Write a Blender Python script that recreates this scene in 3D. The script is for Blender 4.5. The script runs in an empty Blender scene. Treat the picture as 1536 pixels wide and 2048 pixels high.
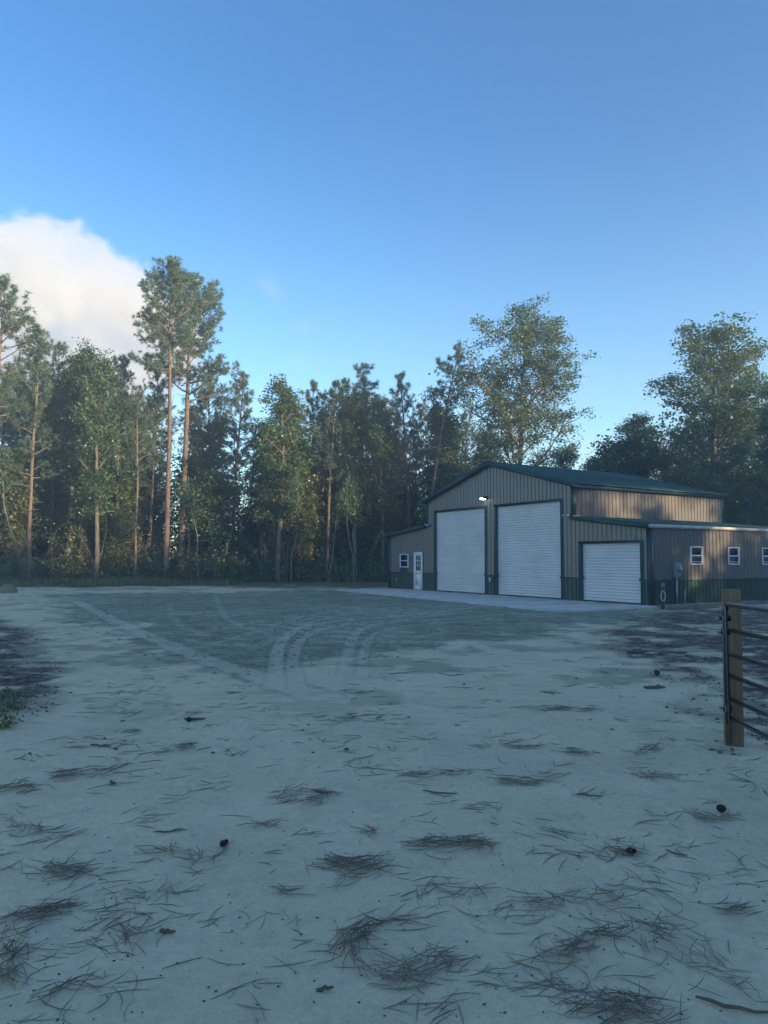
import bpy, math, random
import numpy as np
from mathutils import Matrix, Vector

# ------------------------------------------------------------------ camera, light, exposure
sc = bpy.context.scene
F, PITCH, ROLL, CH = 1430.95, 0.0664, 0.0027, 1.614
cam_d = bpy.data.cameras.new('camera')
cam = bpy.data.objects.new('camera', cam_d)
sc.collection.objects.link(cam)
cam.matrix_world = Matrix.Translation((0, 0, CH)) @ Matrix.Rotation(math.pi / 2 + PITCH, 4, 'X') @ Matrix.Rotation(ROLL, 4, 'Z')
cam_d.sensor_fit = 'VERTICAL'
cam_d.sensor_height = 36.0
cam_d.lens = F / 2048 * 36.0
cam_d.clip_start = 0.05
cam_d.clip_end = 6000
sc.camera = cam

SUN_EL, SUN_AZ = math.radians(10.5), math.radians(126.0)   # azimuth clockwise from +Y
SKY_STRENGTH = 0.15
SUN_STRENGTH = 5.0
sc.view_settings.view_transform = 'Standard'
sc.view_settings.look = 'None'
sc.view_settings.gamma = 1.0
sc.view_settings.use_curve_mapping = False
sc.view_settings.exposure = 1.28
sc.cycles.max_bounces = 6
sc.cycles.transparent_max_bounces = 6
sc.cycles.volume_bounces = 0
sc.cycles.use_denoising = True
sc.cycles.sample_clamp_indirect = 4.0

sun_d = bpy.data.lights.new('sun', 'SUN')
sun_d.energy = SUN_STRENGTH
sun_d.angle = math.radians(0.5)
sun_d.color = (1.0, 0.75, 0.43)
sun = bpy.data.objects.new('sun', sun_d)
sc.collection.objects.link(sun)
sdir = Vector((math.sin(SUN_AZ) * math.cos(SUN_EL), math.cos(SUN_AZ) * math.cos(SUN_EL), math.sin(SUN_EL)))
sun.rotation_mode = 'QUATERNION'
sun.rotation_quaternion = sdir.to_track_quat('Z', 'Y')
sun.location = sdir * 60


class NT:
    """small node-tree writer"""
    def __init__(self, tree):
        self.t = tree; tree.nodes.clear()
    def n(self, typ, inputs=None, **props):
        nd = self.t.nodes.new(typ)
        for k, v in props.items(): setattr(nd, k, v)
        for k, v in (inputs or {}).items():
            s = nd.inputs[k]
            if isinstance(v, bpy.types.NodeSocket): self.t.links.new(v, s)
            else: s.default_value = v
        return nd
    def link(self, a, b): self.t.links.new(a, b)
    def math(self, op, a, b=0.0, c=0.0, clamp=False):
        return self.n('ShaderNodeMath', {0: a, 1: b, 2: c}, operation=op, use_clamp=clamp).outputs[0]
    def mix(self, f, a, b, blend='MIX'):
        nd = self.n('ShaderNodeMix', {0: f, 6: a, 7: b}, data_type='RGBA', blend_type=blend)
        return nd.outputs[2]
    def noise(self, vec, scale, detail=3.0, rough=0.55, out=0, dist=0.0):
        return self.n('ShaderNodeTexNoise', {'Vector': vec, 'Scale': scale, 'Detail': detail, 'Roughness': rough, 'Distortion': dist}).outputs[out]
    def ramp(self, f, lo, hi, a=0.0, b=1.0):
        return self.n('ShaderNodeMapRange', {0: f, 1: lo, 2: hi, 3: a, 4: b}, interpolation_type='SMOOTHSTEP').outputs[0]


world = bpy.data.worlds.new('World')
sc.world = world
world.use_nodes = True
w = NT(world.node_tree)
sky = w.n('ShaderNodeTexSky', sky_type='NISHITA', sun_disc=False, sun_elevation=SUN_EL, sun_rotation=SUN_AZ,
          air_density=1.0, dust_density=0.35, ozone_density=1.6, altitude=50)
hs = w.n('ShaderNodeHueSaturation', {'Hue': 0.5, 'Saturation': 1.10, 'Value': 1.0, 'Color': sky.outputs[0]})
tc = w.n('ShaderNodeTexCoord')
sep = w.n('ShaderNodeSeparateXYZ', {0: tc.outputs['Generated']})
az = w.math('ARCTAN2', sep.outputs[0], sep.outputs[1])
el = w.math('ARCSINE', sep.outputs[2])


def cloud_blob(a0, e0, ra, re, tilt, nscale, lo, hi, warp=0.12, soft=1.0):
    """coverage 0..1 of a cloud bank centred on azimuth a0, elevation e0 (degrees)"""
    da = w.math('SUBTRACT', az, math.radians(a0)); de = w.math('SUBTRACT', el, math.radians(e0))
    c, s = math.cos(math.radians(tilt)), math.sin(math.radians(tilt))
    x = w.math('DIVIDE', w.math('ADD', w.math('MULTIPLY', da, c), w.math('MULTIPLY', de, s)), math.radians(ra))
    y = w.math('DIVIDE', w.math('SUBTRACT', w.math('MULTIPLY', de, c), w.math('MULTIPLY', da, s)), math.radians(re))
    r = w.math('SQRT', w.math('ADD', w.math('MULTIPLY', x, x), w.math('MULTIPLY', y, y)))
    nz = w.noise(tc.outputs['Generated'], nscale, 10.0, 0.58, dist=0.15)
    v = w.math('ADD', w.math('SUBTRACT', 1.0, r), w.math('MULTIPLY', w.math('SUBTRACT', nz, 0.5), warp * 10))
    return w.ramp(v, lo, hi), v, x, y


cov, vv, cx, cy = cloud_blob(-29.6, 16.9, 18.0, 7.5, -8, 7.2, 0.0, 0.15, warp=0.12)
nz2 = w.noise(tc.outputs['Generated'], 9.0, 6.0, 0.6, dist=0.5)
band = w.ramp(w.math('ADD', cy, w.math('MULTIPLY', w.math('SUBTRACT', nz2, 0.5), 2.6)), -0.55, 0.75)
warm = w.mix(band, (0.31, 0.32, 0.35, 1), (0.57, 0.49, 0.37, 1))
warm = w.mix(w.ramp(w.math('ADD', cy, w.math('MULTIPLY', nz2, 0.8)), 0.55, 1.35), warm, (0.38, 0.41, 0.46, 1))
tint = w.mix(w.ramp(el, 0.05, 0.62), (0.90, 1.07, 1.16, 1), (0.355, 0.67, 0.93, 1))
skyc = w.mix(1.0, hs.outputs[0], tint, 'MULTIPLY')
strn = w.n('ShaderNodeVectorMath', {0: skyc, 'Scale': SKY_STRENGTH}, operation='SCALE').outputs[0]
col = w.mix(w.math('MULTIPLY', cov, 0.93), strn, warm)
# low evening cumulus behind the woods
nz3 = w.noise(tc.outputs['Generated'], 5.0, 7.0, 0.6)
low = w.math('MULTIPLY', w.ramp(nz3, 0.47, 0.60), w.ramp(el, 0.26, 0.14))
low = w.math('MULTIPLY', low, w.ramp(w.math('ABSOLUTE', w.math('SUBTRACT', az, -0.02)), 0.16, 0.36, 0.25, 1.0))
col = w.mix(w.math('MULTIPLY', low, 0.8), col, (0.42, 0.36, 0.38, 1))
# thin wisps
for a0, e0, ra, re in ((-6.6, 18.2, 1.1, 0.8), (-7.2, 15.8, 1.3, 0.8), (-9.3, 20.8, 2.0, 1.2)):
    c2, _, _, _ = cloud_blob(a0, e0, ra, re, -35, 16.0, 0.0, 1.3, warp=0.16)
    col = w.mix(w.math('MULTIPLY', c2, 0.16), col, (0.40, 0.42, 0.52, 1))
bg = w.n('ShaderNodeBackground', {'Color': col, 'Strength': 1.0})
wo = w.n('ShaderNodeOutputWorld', {'Surface': bg.outputs[0]})

# ------------------------------------------------------------------ helpers
RNG = np.random.default_rng(7)
random.seed(7)


def px2dir(px, py):
    x, y = px - 768.0, py - 1024.0
    c, s = math.cos(ROLL), math.sin(ROLL)
    x, y = x * c + y * s, -x * s + y * c
    X, up = x / F, -y / F
    cp, sp = math.cos(PITCH), math.sin(PITCH)
    return np.array([X, cp - up * sp, sp + up * cp])


GZ = -0.05


def ground_at(px, py, z=GZ):
    """the place on the ground seen at a given spot of the photograph"""
    d = px2dir(px, py)
    t = (z - CH) / d[2]
    return np.array([d[0] * t, d[1] * t, z])


def at_depth(px, Y):
    d = px2dir(px, 1119)
    return d[0] / d[1] * Y


def height_at(py, Y, px=768):
    d = px2dir(px, py)
    return CH + d[2] / d[1] * Y


def link(o, parent=None):
    sc.collection.objects.link(o)
    if parent is not None: o.parent = parent
    return o


def tag(o, label=None, cat=None, group=None, kind=None):
    if label: o['label'] = label
    if cat: o['category'] = cat
    if group: o['group'] = group
    if kind: o['kind'] = kind
    return o


def empty(name, loc=(0, 0, 0), rz=0.0):
    o = bpy.data.objects.new(name, None)
    o.location = loc; o.rotation_euler = (0, 0, rz); o.empty_display_size = 0.3
    return link(o)


def np_mesh(name, V, Fc, mat, smooth=False, attr=None):
    """V (n,3), Fc (m,3) or (m,4) arrays, or a list of such face arrays"""
    me = bpy.data.meshes.new(name)
    V = np.asarray(V, np.float32).reshape(-1, 3)
    fl = [np.asarray(f, np.int32) for f in (Fc if isinstance(Fc, list) else [Fc]) if len(f)]
    me.vertices.add(len(V)); me.vertices.foreach_set('co', V.ravel())
    loops = np.concatenate([f.ravel() for f in fl])
    tot = np.concatenate([np.full(len(f), f.shape[1], np.int32) for f in fl])
    me.loops.add(len(loops)); me.loops.foreach_set('vertex_index', loops)
    me.polygons.add(len(tot))
    me.polygons.foreach_set('loop_start', np.concatenate([[0], np.cumsum(tot)[:-1]]).astype(np.int32))
    me.polygons.foreach_set('loop_total', tot)
    if smooth: me.polygons.foreach_set('use_smooth', np.ones(len(tot), bool))
    if attr:
        for k, a in attr.items():
            at = me.attributes.new(k, 'FLOAT', 'POINT'); at.data.foreach_set('value', np.asarray(a, np.float32))
    me.update(); me.validate()
    if mat: me.materials.append(mat)
    return me


class MB:
    """collects boxes, prisms and tubes into one mesh"""
    def __init__(self): self.v, self.q, self.t, self.n = [], [], [], 0
    def add(self, V, Q=None, T=None):
        V = np.asarray(V, float).reshape(-1, 3)
        self.v.append(V)
        if Q is not None and len(Q): self.q.append(np.asarray(Q, int) + self.n)
        if T is not None and len(T): self.t.append(np.asarray(T, int) + self.n)
        self.n += len(V); return self
    def box(self, x0, x1, y0, y1, z0, z1, b=0.0):
        if b <= 0:
            V = [(x, y, z) for x in (x0, x1) for y in (y0, y1) for z in (z0, z1)]
            Q = [(0, 1, 3, 2), (4, 6, 7, 5), (0, 4, 5, 1), (2, 3, 7, 6), (0, 2, 6, 4), (1, 5, 7, 3)]
            return self.add(V, Q)
        # chamfered box
        c = np.array([(x0 + x1) / 2, (y0 + y1) / 2, (z0 + z1) / 2]); h = np.array([x1 - x0, y1 - y0, z1 - z0]) / 2
        V, idx = [], {}
        for sx in (-1, 1):
            for sy in (-1, 1):
                for sz in (-1, 1):
                    s = np.array([sx, sy, sz])
                    for ax in range(3):
                        p = s * (h - b); p[ax] = s[ax] * h[ax]
                        idx[(sx, sy, sz, ax)] = len(V); V.append(c + p)
        Q, T = [], []
        for ax in range(3):
            a, b2 = [k for k in range(3) if k != ax]
            for s in (-1, 1):
                r = []
                for (p, q) in ((-1, -1), (1, -1), (1, 1), (-1, 1)):
                    k = [0, 0, 0]; k[ax] = s; k[a] = p; k[b2] = q; r.append(idx[(*k, ax)])
                Q.append(r)
            for p in (-1, 1):
                for q in (-1, 1):
                    k0 = [0, 0, 0]; k0[a] = p; k0[b2] = q
                    k1 = list(k0); k0[ax] = -1; k1[ax] = 1
                    Q.append([idx[(*k0, a)], idx[(*k1, a)], idx[(*k1, b2)], idx[(*k0, b2)]])
        for sx in (-1, 1):
            for sy in (-1, 1):
                for sz in (-1, 1):
                    T.append([idx[(sx, sy, sz, k)] for k in range(3)])
        return self.add(V, Q, T)
    def prism(self, ring, vec):
        """extrude a closed ring of points along vec"""
        R = np.asarray(ring, float); n = len(R)
        V = np.concatenate([R, R + np.asarray(vec, float)])
        Q = [(i, (i + 1) % n, n + (i + 1) % n, n + i) for i in range(n)]
        T = [(0, i + 1, i) for i in range(1, n - 1)] + [(n, n + i, n + i + 1) for i in range(1, n - 1)]
        return self.add(V, Q, T)
    def tube(self, P, R, sides=8, cap=True):
        V, Q = tube(P, R, sides)
        T = []
        if cap:
            m = len(V)
            T = [(0, i + 1, i) for i in range(1, sides - 1)] + [(m - sides, m - sides + i, m - sides + i + 1) for i in range(1, sides - 1)]
        return self.add(V, Q, T)
    def mesh(self, name, mat, smooth=False):
        fl = []
        if self.q: fl.append(np.concatenate(self.q))
        if self.t: fl.append(np.concatenate(self.t))
        me = np_mesh(name, np.concatenate(self.v), fl, mat, smooth)
        return me
    def build(self, name, mat, parent=None, smooth=False):
        return link(bpy.data.objects.new(name, self.mesh(name, mat, smooth)), parent)


def tube(P, R, sides=6):
    P = np.asarray(P, float); n = len(P)
    R = np.broadcast_to(np.asarray(R, float), (n,))
    T = np.gradient(P, axis=0); T /= np.linalg.norm(T, axis=1, keepdims=True) + 1e-9
    ref = np.where(np.abs(T[:, 2:3]) < 0.9, np.array([[0, 0, 1.0]]), np.array([[1.0, 0, 0]]))
    if (np.abs(T[:, 2]) > 0.9).any(): ref = np.tile(np.array([[0.23, 0.97, 0.05]]), (n, 1))
    A = np.cross(T, ref); A /= np.linalg.norm(A, axis=1, keepdims=True) + 1e-9
    B = np.cross(T, A)
    an = np.arange(sides) / sides * 2 * np.pi
    V = P[:, None] + R[:, None, None] * (np.cos(an)[None, :, None] * A[:, None] + np.sin(an)[None, :, None] * B[:, None])
    i = np.arange(n - 1)[:, None] * sides; j = np.arange(sides)[None]; k = (j + 1) % sides
    Q = np.stack([i + j, i + k, i + sides + k, i + sides + j], -1).reshape(-1, 4)
    return V.reshape(-1, 3), Q


def hash2(ix, iy, seed):
    h = (ix.astype(np.int64) * 374761393 + iy.astype(np.int64) * 668265263 + seed * 982451653) & 0x7fffffff
    h = ((h ^ (h >> 13)) * 1274126177) & 0x7fffffff
    return ((h ^ (h >> 16)) & 0xffff) / 65535.0


def vnoise(x, y, seed=0):
    ix, iy = np.floor(x), np.floor(y); fx, fy = x - ix, y - iy
    fx = fx * fx * (3 - 2 * fx); fy = fy * fy * (3 - 2 * fy)
    a, b = hash2(ix, iy, seed), hash2(ix + 1, iy, seed)
    c, d = hash2(ix, iy + 1, seed), hash2(ix + 1, iy + 1, seed)
    return (a * (1 - fx) + b * fx) * (1 - fy) + (c * (1 - fx) + d * fx) * fy


def fbm(x, y, oct=4, seed=0, gain=0.5):
    s, a, t = 0, 1.0, 0
    for k in range(oct):
        s = s + a * vnoise(x * 2 ** k + 17.3 * k, y * 2 ** k - 9.1 * k, seed + k); t += a; a *= gain
    return s / t


# ------------------------------------------------------------------ materials
def mat(name):
    m = bpy.data.materials.new(name); m.use_nodes = True
    return m, NT(m.node_tree)


def simple(name, color, rough=0.6, metal=0.0, var=0.12, vscale=3.0, bump=0.0, bscale=40.0, coat=0.0, spec=0.5):
    m, t = mat(name)
    tcn = t.n('ShaderNodeTexCoord')
    nz = t.noise(tcn.outputs['Object'], vscale, 5.0)
    c = t.mix(t.ramp(nz, 0.3, 0.7), tuple(v * (1 - var) for v in color) + (1,), tuple(min(1, v * (1 + var)) for v in color) + (1,))
    r = t.math('MULTIPLY_ADD', t.noise(tcn.outputs['Object'], vscale * 4, 3.0), 0.16, rough - 0.08)
    p = t.n('ShaderNodeBsdfPrincipled', {'Base Color': c, 'Roughness': r, 'Metallic': metal, 'Coat Weight': coat, 'Specular IOR Level': spec})
    if bump > 0:
        b = t.n('ShaderNodeBump', {'Strength': 0.6, 'Distance': bump, 'Height': t.noise(tcn.outputs['Object'], bscale, 5.0)})
        t.link(b.outputs[0], p.inputs['Normal'])
    t.n('ShaderNodeOutputMaterial', {'Surface': p.outputs[0]})
    return m


def wall_metal(name, color, rough=0.42, dirt=(0.30, 0.27, 0.22)):
    """painted sheet steel: faint panel to panel change, dust toward the foot"""
    m, t = mat(name)
    tcn = t.n('ShaderNodeTexCoord'); oi = t.n('ShaderNodeObjectInfo')
    nz = t.noise(tcn.outputs['Object'], 1.3, 5.0)
    k = t.math('ADD', t.math('MULTIPLY', nz, 0.16), t.math('MULTIPLY', oi.outputs['Random'], 0.08))
    c = t.mix(k, color + (1,), tuple(min(1, v * 1.5 + 0.01) for v in color) + (1,))
    sp = t.n('ShaderNodeSeparateXYZ', {0: tcn.outputs['Object']})
    d = t.math('MULTIPLY', t.ramp(sp.outputs[2], 0.5, 0.0), t.ramp(t.noise(tcn.outputs['Object'], 6.0, 5.0), 0.35, 0.75))
    c = t.mix(t.math('MULTIPLY', d, 0.12), c, dirt + (1,))
    # the slight oil-canning of thin sheet
    b = t.n('ShaderNodeBump', {'Strength': 0.25, 'Distance': 0.02, 'Height': t.noise(tcn.outputs['Object'], 1.8, 2.0)})
    p = t.n('ShaderNodeBsdfPrincipled', {'Base Color': c, 'Roughness': t.math('MULTIPLY_ADD', nz, 0.15, rough - 0.07), 'Normal': b.outputs[0]})
    t.n('ShaderNodeOutputMaterial', {'Surface': p.outputs[0]})
    return m


M = {}
M['siding'] = wall_metal('taupe painted steel', (0.132, 0.123, 0.119), 0.32)
M['wainscot'] = wall_metal('green painted steel', (0.006, 0.042, 0.034))
M['trim'] = simple('green trim paint', (0.012, 0.046, 0.041), 0.42)
M['roof'] = wall_metal('green roof steel', (0.026, 0.070, 0.060), 0.5)
M['curtain'] = simple('white roll-up door paint', (0.58, 0.59, 0.60), 0.45, var=0.07, vscale=0.8)
M['white'] = simple('white paint', (0.74, 0.75, 0.76), 0.40, var=0.05)
M['glass'] = simple('window glass', (0.012, 0.015, 0.017), 0.16, var=0.3, vscale=1.0, spec=0.35)
M['black'] = simple('black gate enamel', (0.010, 0.011, 0.013), 0.30, var=0.3, coat=0.3)
M['dark'] = simple('dark fitting', (0.02, 0.02, 0.022), 0.5)
M['grey_metal'] = simple('galvanised metal', (0.33, 0.34, 0.35), 0.45, 0.5)
M['meter'] = simple('meter grey', (0.20, 0.20, 0.20), 0.5)
M['gutter'] = simple('pale gutter paint', (0.60, 0.58, 0.54), 0.32)
M['concrete'] = simple('concrete', (0.46, 0.45, 0.43), 0.85, var=0.14, vscale=1.2, bump=0.004, bscale=30)
M['rag'] = simple('pale hose', (0.45, 0.47, 0.48), 0.7)
M['interior'] = simple('unlit interior lining', (0.10, 0.10, 0.10), 0.9)


def wood_mat(name, a, b, scale=3.0):
    m, t = mat(name)
    tcn = t.n('ShaderNodeTexCoord')
    mp = t.n('ShaderNodeMapping', {'Vector': tcn.outputs['Object'], 'Scale': (12, 12, 0.7)})
    nz = t.noise(mp.outputs[0], scale, 6.0, 0.6, dist=1.2)
    n2 = t.noise(tcn.outputs['Object'], 2.5, 4.0)
    c = t.mix(t.ramp(nz, 0.35, 0.7), a + (1,), b + (1,))
    c = t.mix(t.math('MULTIPLY', t.ramp(n2, 0.4, 0.75), 0.45), c, (0.16, 0.17, 0.10, 1))
    bp = t.n('ShaderNodeBump', {'Strength': 0.5, 'Distance': 0.004, 'Height': nz})
    p = t.n('ShaderNodeBsdfPrincipled', {'Base Color': c, 'Roughness': 0.8, 'Normal': bp.outputs[0]})
    t.n('ShaderNodeOutputMaterial', {'Surface': p.outputs[0]})
    return m


M['post'] = wood_mat('treated pine timber', (0.26, 0.15, 0.075), (0.14, 0.082, 0.042))
M['timber'] = wood_mat('weathered timber', (0.22, 0.18, 0.13), (0.11, 0.09, 0.065))


def lamp_mat():
    m, t = mat('lit floodlight lens')
    e = t.n('ShaderNodeEmission', {'Color': (1.0, 0.96, 0.88, 1), 'Strength': 6.0})
    t.n('ShaderNodeOutputMaterial', {'Surface': e.outputs[0]})
    return m


M['lamp'] = lamp_mat()


def bark_mat(name, a, b, zs=6.0):
    m, t = mat(name)
    tcn = t.n('ShaderNodeTexCoord'); oi = t.n('ShaderNodeObjectInfo')
    mp = t.n('ShaderNodeMapping', {'Vector': tcn.outputs['Object'], 'Scale': (9, 9, 2.2)})
    nz = t.noise(mp.outputs[0], 1.4, 6.0, 0.65)
    c = t.mix(t.ramp(nz, 0.32, 0.68), a + (1,), b + (1,))
    c = t.mix(t.math('MULTIPLY', oi.outputs['Random'], 0.5), c, tuple(v * 0.6 for v in a) + (1,))
    bp = t.n('ShaderNodeBump', {'Strength': 0.8, 'Distance': 0.03, 'Height': nz})
    p = t.n('ShaderNodeBsdfPrincipled', {'Base Color': c, 'Roughness': 0.9, 'Normal': bp.outputs[0], 'Specular IOR Level': 0.2})
    t.n('ShaderNodeOutputMaterial', {'Surface': p.outputs[0]})
    return m


M['pine_bark'] = bark_mat('pine bark', (0.13, 0.095, 0.072), (0.25, 0.195, 0.155))
M['grey_bark'] = bark_mat('hardwood bark', (0.13, 0.115, 0.095), (0.26, 0.24, 0.205))


def leaf_mat(name, a, b, c3, trans=0.3, scale=0.9, warm=(0.13, 0.12, 0.03)):
    """leaf colour changes from clump to clump and from leaf to leaf"""
    m, t = mat(name)
    tcn = t.n('ShaderNodeTexCoord'); oi = t.n('ShaderNodeObjectInfo'); geo = t.n('ShaderNodeNewGeometry')
    nz = t.noise(tcn.outputs['Object'], scale, 3.0)
    k = t.math('ADD', t.math('MULTIPLY', nz, 0.75), t.math('MULTIPLY', geo.outputs['Random Per Island'], 0.32))
    c = t.mix(t.ramp(k, 0.3, 0.8), a + (1,), b + (1,))
    c = t.mix(t.math('MULTIPLY', oi.outputs['Random'], 0.55), c, c3 + (1,))
    c = t.mix(t.ramp(geo.outputs['Random Per Island'], 0.93, 1.0, 0, 0.5), c, warm + (1,))
    d = t.n('ShaderNodeBsdfPrincipled', {'Base Color': c, 'Roughness': 0.42, 'Specular IOR Level': 0.6})
    tr = t.n('ShaderNodeBsdfTranslucent', {'Color': t.mix(0.4, c, (0.12, 0.20, 0.05, 1))})
    mx = t.n('ShaderNodeMixShader', {0: trans, 1: d.outputs[0], 2: tr.outputs[0]})
    t.n('ShaderNodeOutputMaterial', {'Surface': mx.outputs[0]})
    return m


M['needles'] = leaf_mat('pine needles', (0.058, 0.110, 0.068), (0.128, 0.205, 0.120), (0.085, 0.170, 0.130))
M['leaves'] = leaf_mat('broad leaves', (0.056, 0.112, 0.046), (0.130, 0.215, 0.085), (0.080, 0.165, 0.095))
M['gum'] = leaf_mat('sweetgum leaves', (0.070, 0.125, 0.070), (0.140, 0.225, 0.115), (0.095, 0.165, 0.105))
M['shrub'] = leaf_mat('shrub leaves', (0.060, 0.105, 0.030), (0.155, 0.190, 0.060), (0.16, 0.155, 0.06))
M['straw'] = simple('dry pine straw', (0.225, 0.180, 0.135), 0.8, var=0.35, vscale=1.5)
M['twig'] = simple('dead twig', (0.12, 0.095, 0.075), 0.85, var=0.3)
M['cone'] = simple('pine cone scales', (0.045, 0.030, 0.022), 0.85, var=0.4, vscale=30)
M['grass'] = leaf_mat('rough grass', (0.10, 0.15, 0.045), (0.24, 0.23, 0.09), (0.16, 0.14, 0.06), 0.25)


# ------------------------------------------------------------------ the ground sheet
def seg_dist(X, Y, P):
    """distance to a polyline and arc length of the nearest place"""
    best = np.full(X.shape, 1e9); S = np.zeros(X.shape); acc = 0
    for (x0, y0), (x1, y1) in zip(P[:-1], P[1:]):
        dx, dy = x1 - x0, y1 - y0; L2 = dx * dx + dy * dy
        t = np.clip(((X - x0) * dx + (Y - y0) * dy) / L2, 0, 1)
        d = np.hypot(X - x0 - t * dx, Y - y0 - t * dy)
        m = d < best; best = np.where(m, d, best); S = np.where(m, acc + t * math.sqrt(L2), S)
        acc += math.sqrt(L2)
    return best, S


def smooth_line(P, n=8):
    P = np.array(P, float); out = []
    Q = np.vstack([2 * P[0] - P[1], P, 2 * P[-1] - P[-2]])
    for i in range(1, len(Q) - 2):
        for t in np.arange(n) / n:
            a, b, c, d = Q[i - 1], Q[i], Q[i + 1], Q[i + 2]
            out.append(0.5 * ((2 * b) + (c - a) * t + (2 * a - 5 * b + 4 * c - d) * t * t + (3 * b - a - 3 * c + d) * t ** 3))
    out.append(P[-1]); return np.array(out)


def poly_sd(X, Y, P):
    """signed distance to polygon, negative inside"""
    ins = np.zeros(X.shape, bool); n = len(P)
    for i in range(n):
        (x0, y0), (x1, y1) = P[i], P[(i + 1) % n]
        c = ((y0 > Y) != (y1 > Y)) & (X < (x1 - x0) * (Y - y0) / (y1 - y0 + 1e-12) + x0)
        ins ^= c
    d, _ = seg_dist(X, Y, np.vstack([P, P[:1]]))
    return np.where(ins, -d, d)


def world_poly(pts): return np.array([ground_at(*p)[:2] for p in pts])


def sstep(x, a, b):
    t = np.clip((x - a) / (b - a), 0, 1); return t * t * (3 - 2 * t)


GRAVEL = world_poly([(60, 1190), (130, 1204), (190, 1240), (250, 1272), (330, 1300), (420, 1330), (500, 1348), (600, 1335), (700, 1322),
                     (800, 1308), (900, 1296), (1010, 1276), (1150, 1258), (1340, 1228), (1300, 1212), (1150, 1205), (930, 1190), (700, 1178), (500, 1183), (300, 1186)])
DARK_R = world_poly([(1180, 1262), (1300, 1238), (1420, 1213), (1900, 1205), (2600, 1700), (1700, 1500), (1480, 1478), (1400, 1432), (1390, 1390), (1330, 1350), (1250, 1300)])
DARK_L = world_poly([(-300, 1215), (10, 1240), (60, 1290), (150, 1320), (110, 1365), (20, 1425), (-500, 1560)])
TRACKS = [([(100, 1198), (150, 1203), (200, 1228), (270, 1262), (350, 1295), (430, 1325), (500, 1347), (600, 1380), (640, 1392)], 0.22, 0.7),
          ([(545, 1375), (553, 1320), (560, 1288), (590, 1262), (640, 1248), (720, 1238), (820, 1231), (940, 1215), (1010, 1205)], 0.12, 0.75),
          ([(592, 1375), (585, 1320), (600, 1283), (640, 1262), (700, 1250), (790, 1241), (940, 1222)], 0.11, 0.65),
          ([(690, 1345), (697, 1300), (708, 1272), (735, 1255), (780, 1246), (860, 1240), (1040, 1226)], 0.10, 0.6),
          ([(722, 1350), (727, 1305), (742, 1276), (775, 1260), (840, 1250), (1000, 1238)], 0.09, 0.55),
          ([(430, 1190), (445, 1225), (475, 1250), (560, 1275)], 0.12, 0.35), ([(340, 1205), (342, 1226), (360, 1250), (420, 1275)], 0.12, 0.3),
          ([(420, 1290), (520, 1262), (600, 1235), (700, 1215), (850, 1203)], 0.12, 0.35),
          ([(300, 1240), (420, 1222), (600, 1210), (800, 1206)], 0.14, 0.3), ([(500, 1300), (640, 1240), (760, 1222), (1000, 1240)], 0.12, 0.3),
          ([(860, 1402), (1000, 1407), (1160, 1411), (1330, 1416)], 0.14, 0.4),
          ([(330, 2060), (480, 1640), (560, 1480), (600, 1400), (640, 1345)], 0.2, 0.14), ([(640, 2060), (690, 1640), (710, 1500), (720, 1400), (735, 1340)], 0.2, 0.12)]
TRACKS = [(smooth_line([ground_at(*p)[:2] for p in pts]), wd, k) for pts, wd, k in TRACKS]

ys = np.concatenate([[-400, -200, -100, -50, -25, -10, -4, 0, 1.2], 1 / np.linspace(1 / 2.1, 1 / 58, 620), [64, 72, 85, 110, 160, 260, 500, 1200, 3500]])
ss = np.concatenate([[-1200, -300, -90, -30, -12, -6, -3.4, -2.2, -1.6, -1.25], np.linspace(-1, 1, 470), [1.25, 1.6, 2.2, 3.4, 6, 12, 30, 90, 300, 1200]])
wy = np.clip(ys, 3.0, 60) * 0.60
gx = ss[None, :] * wy[:, None]; gy = np.repeat(ys[:, None], len(ss), 1)


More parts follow.
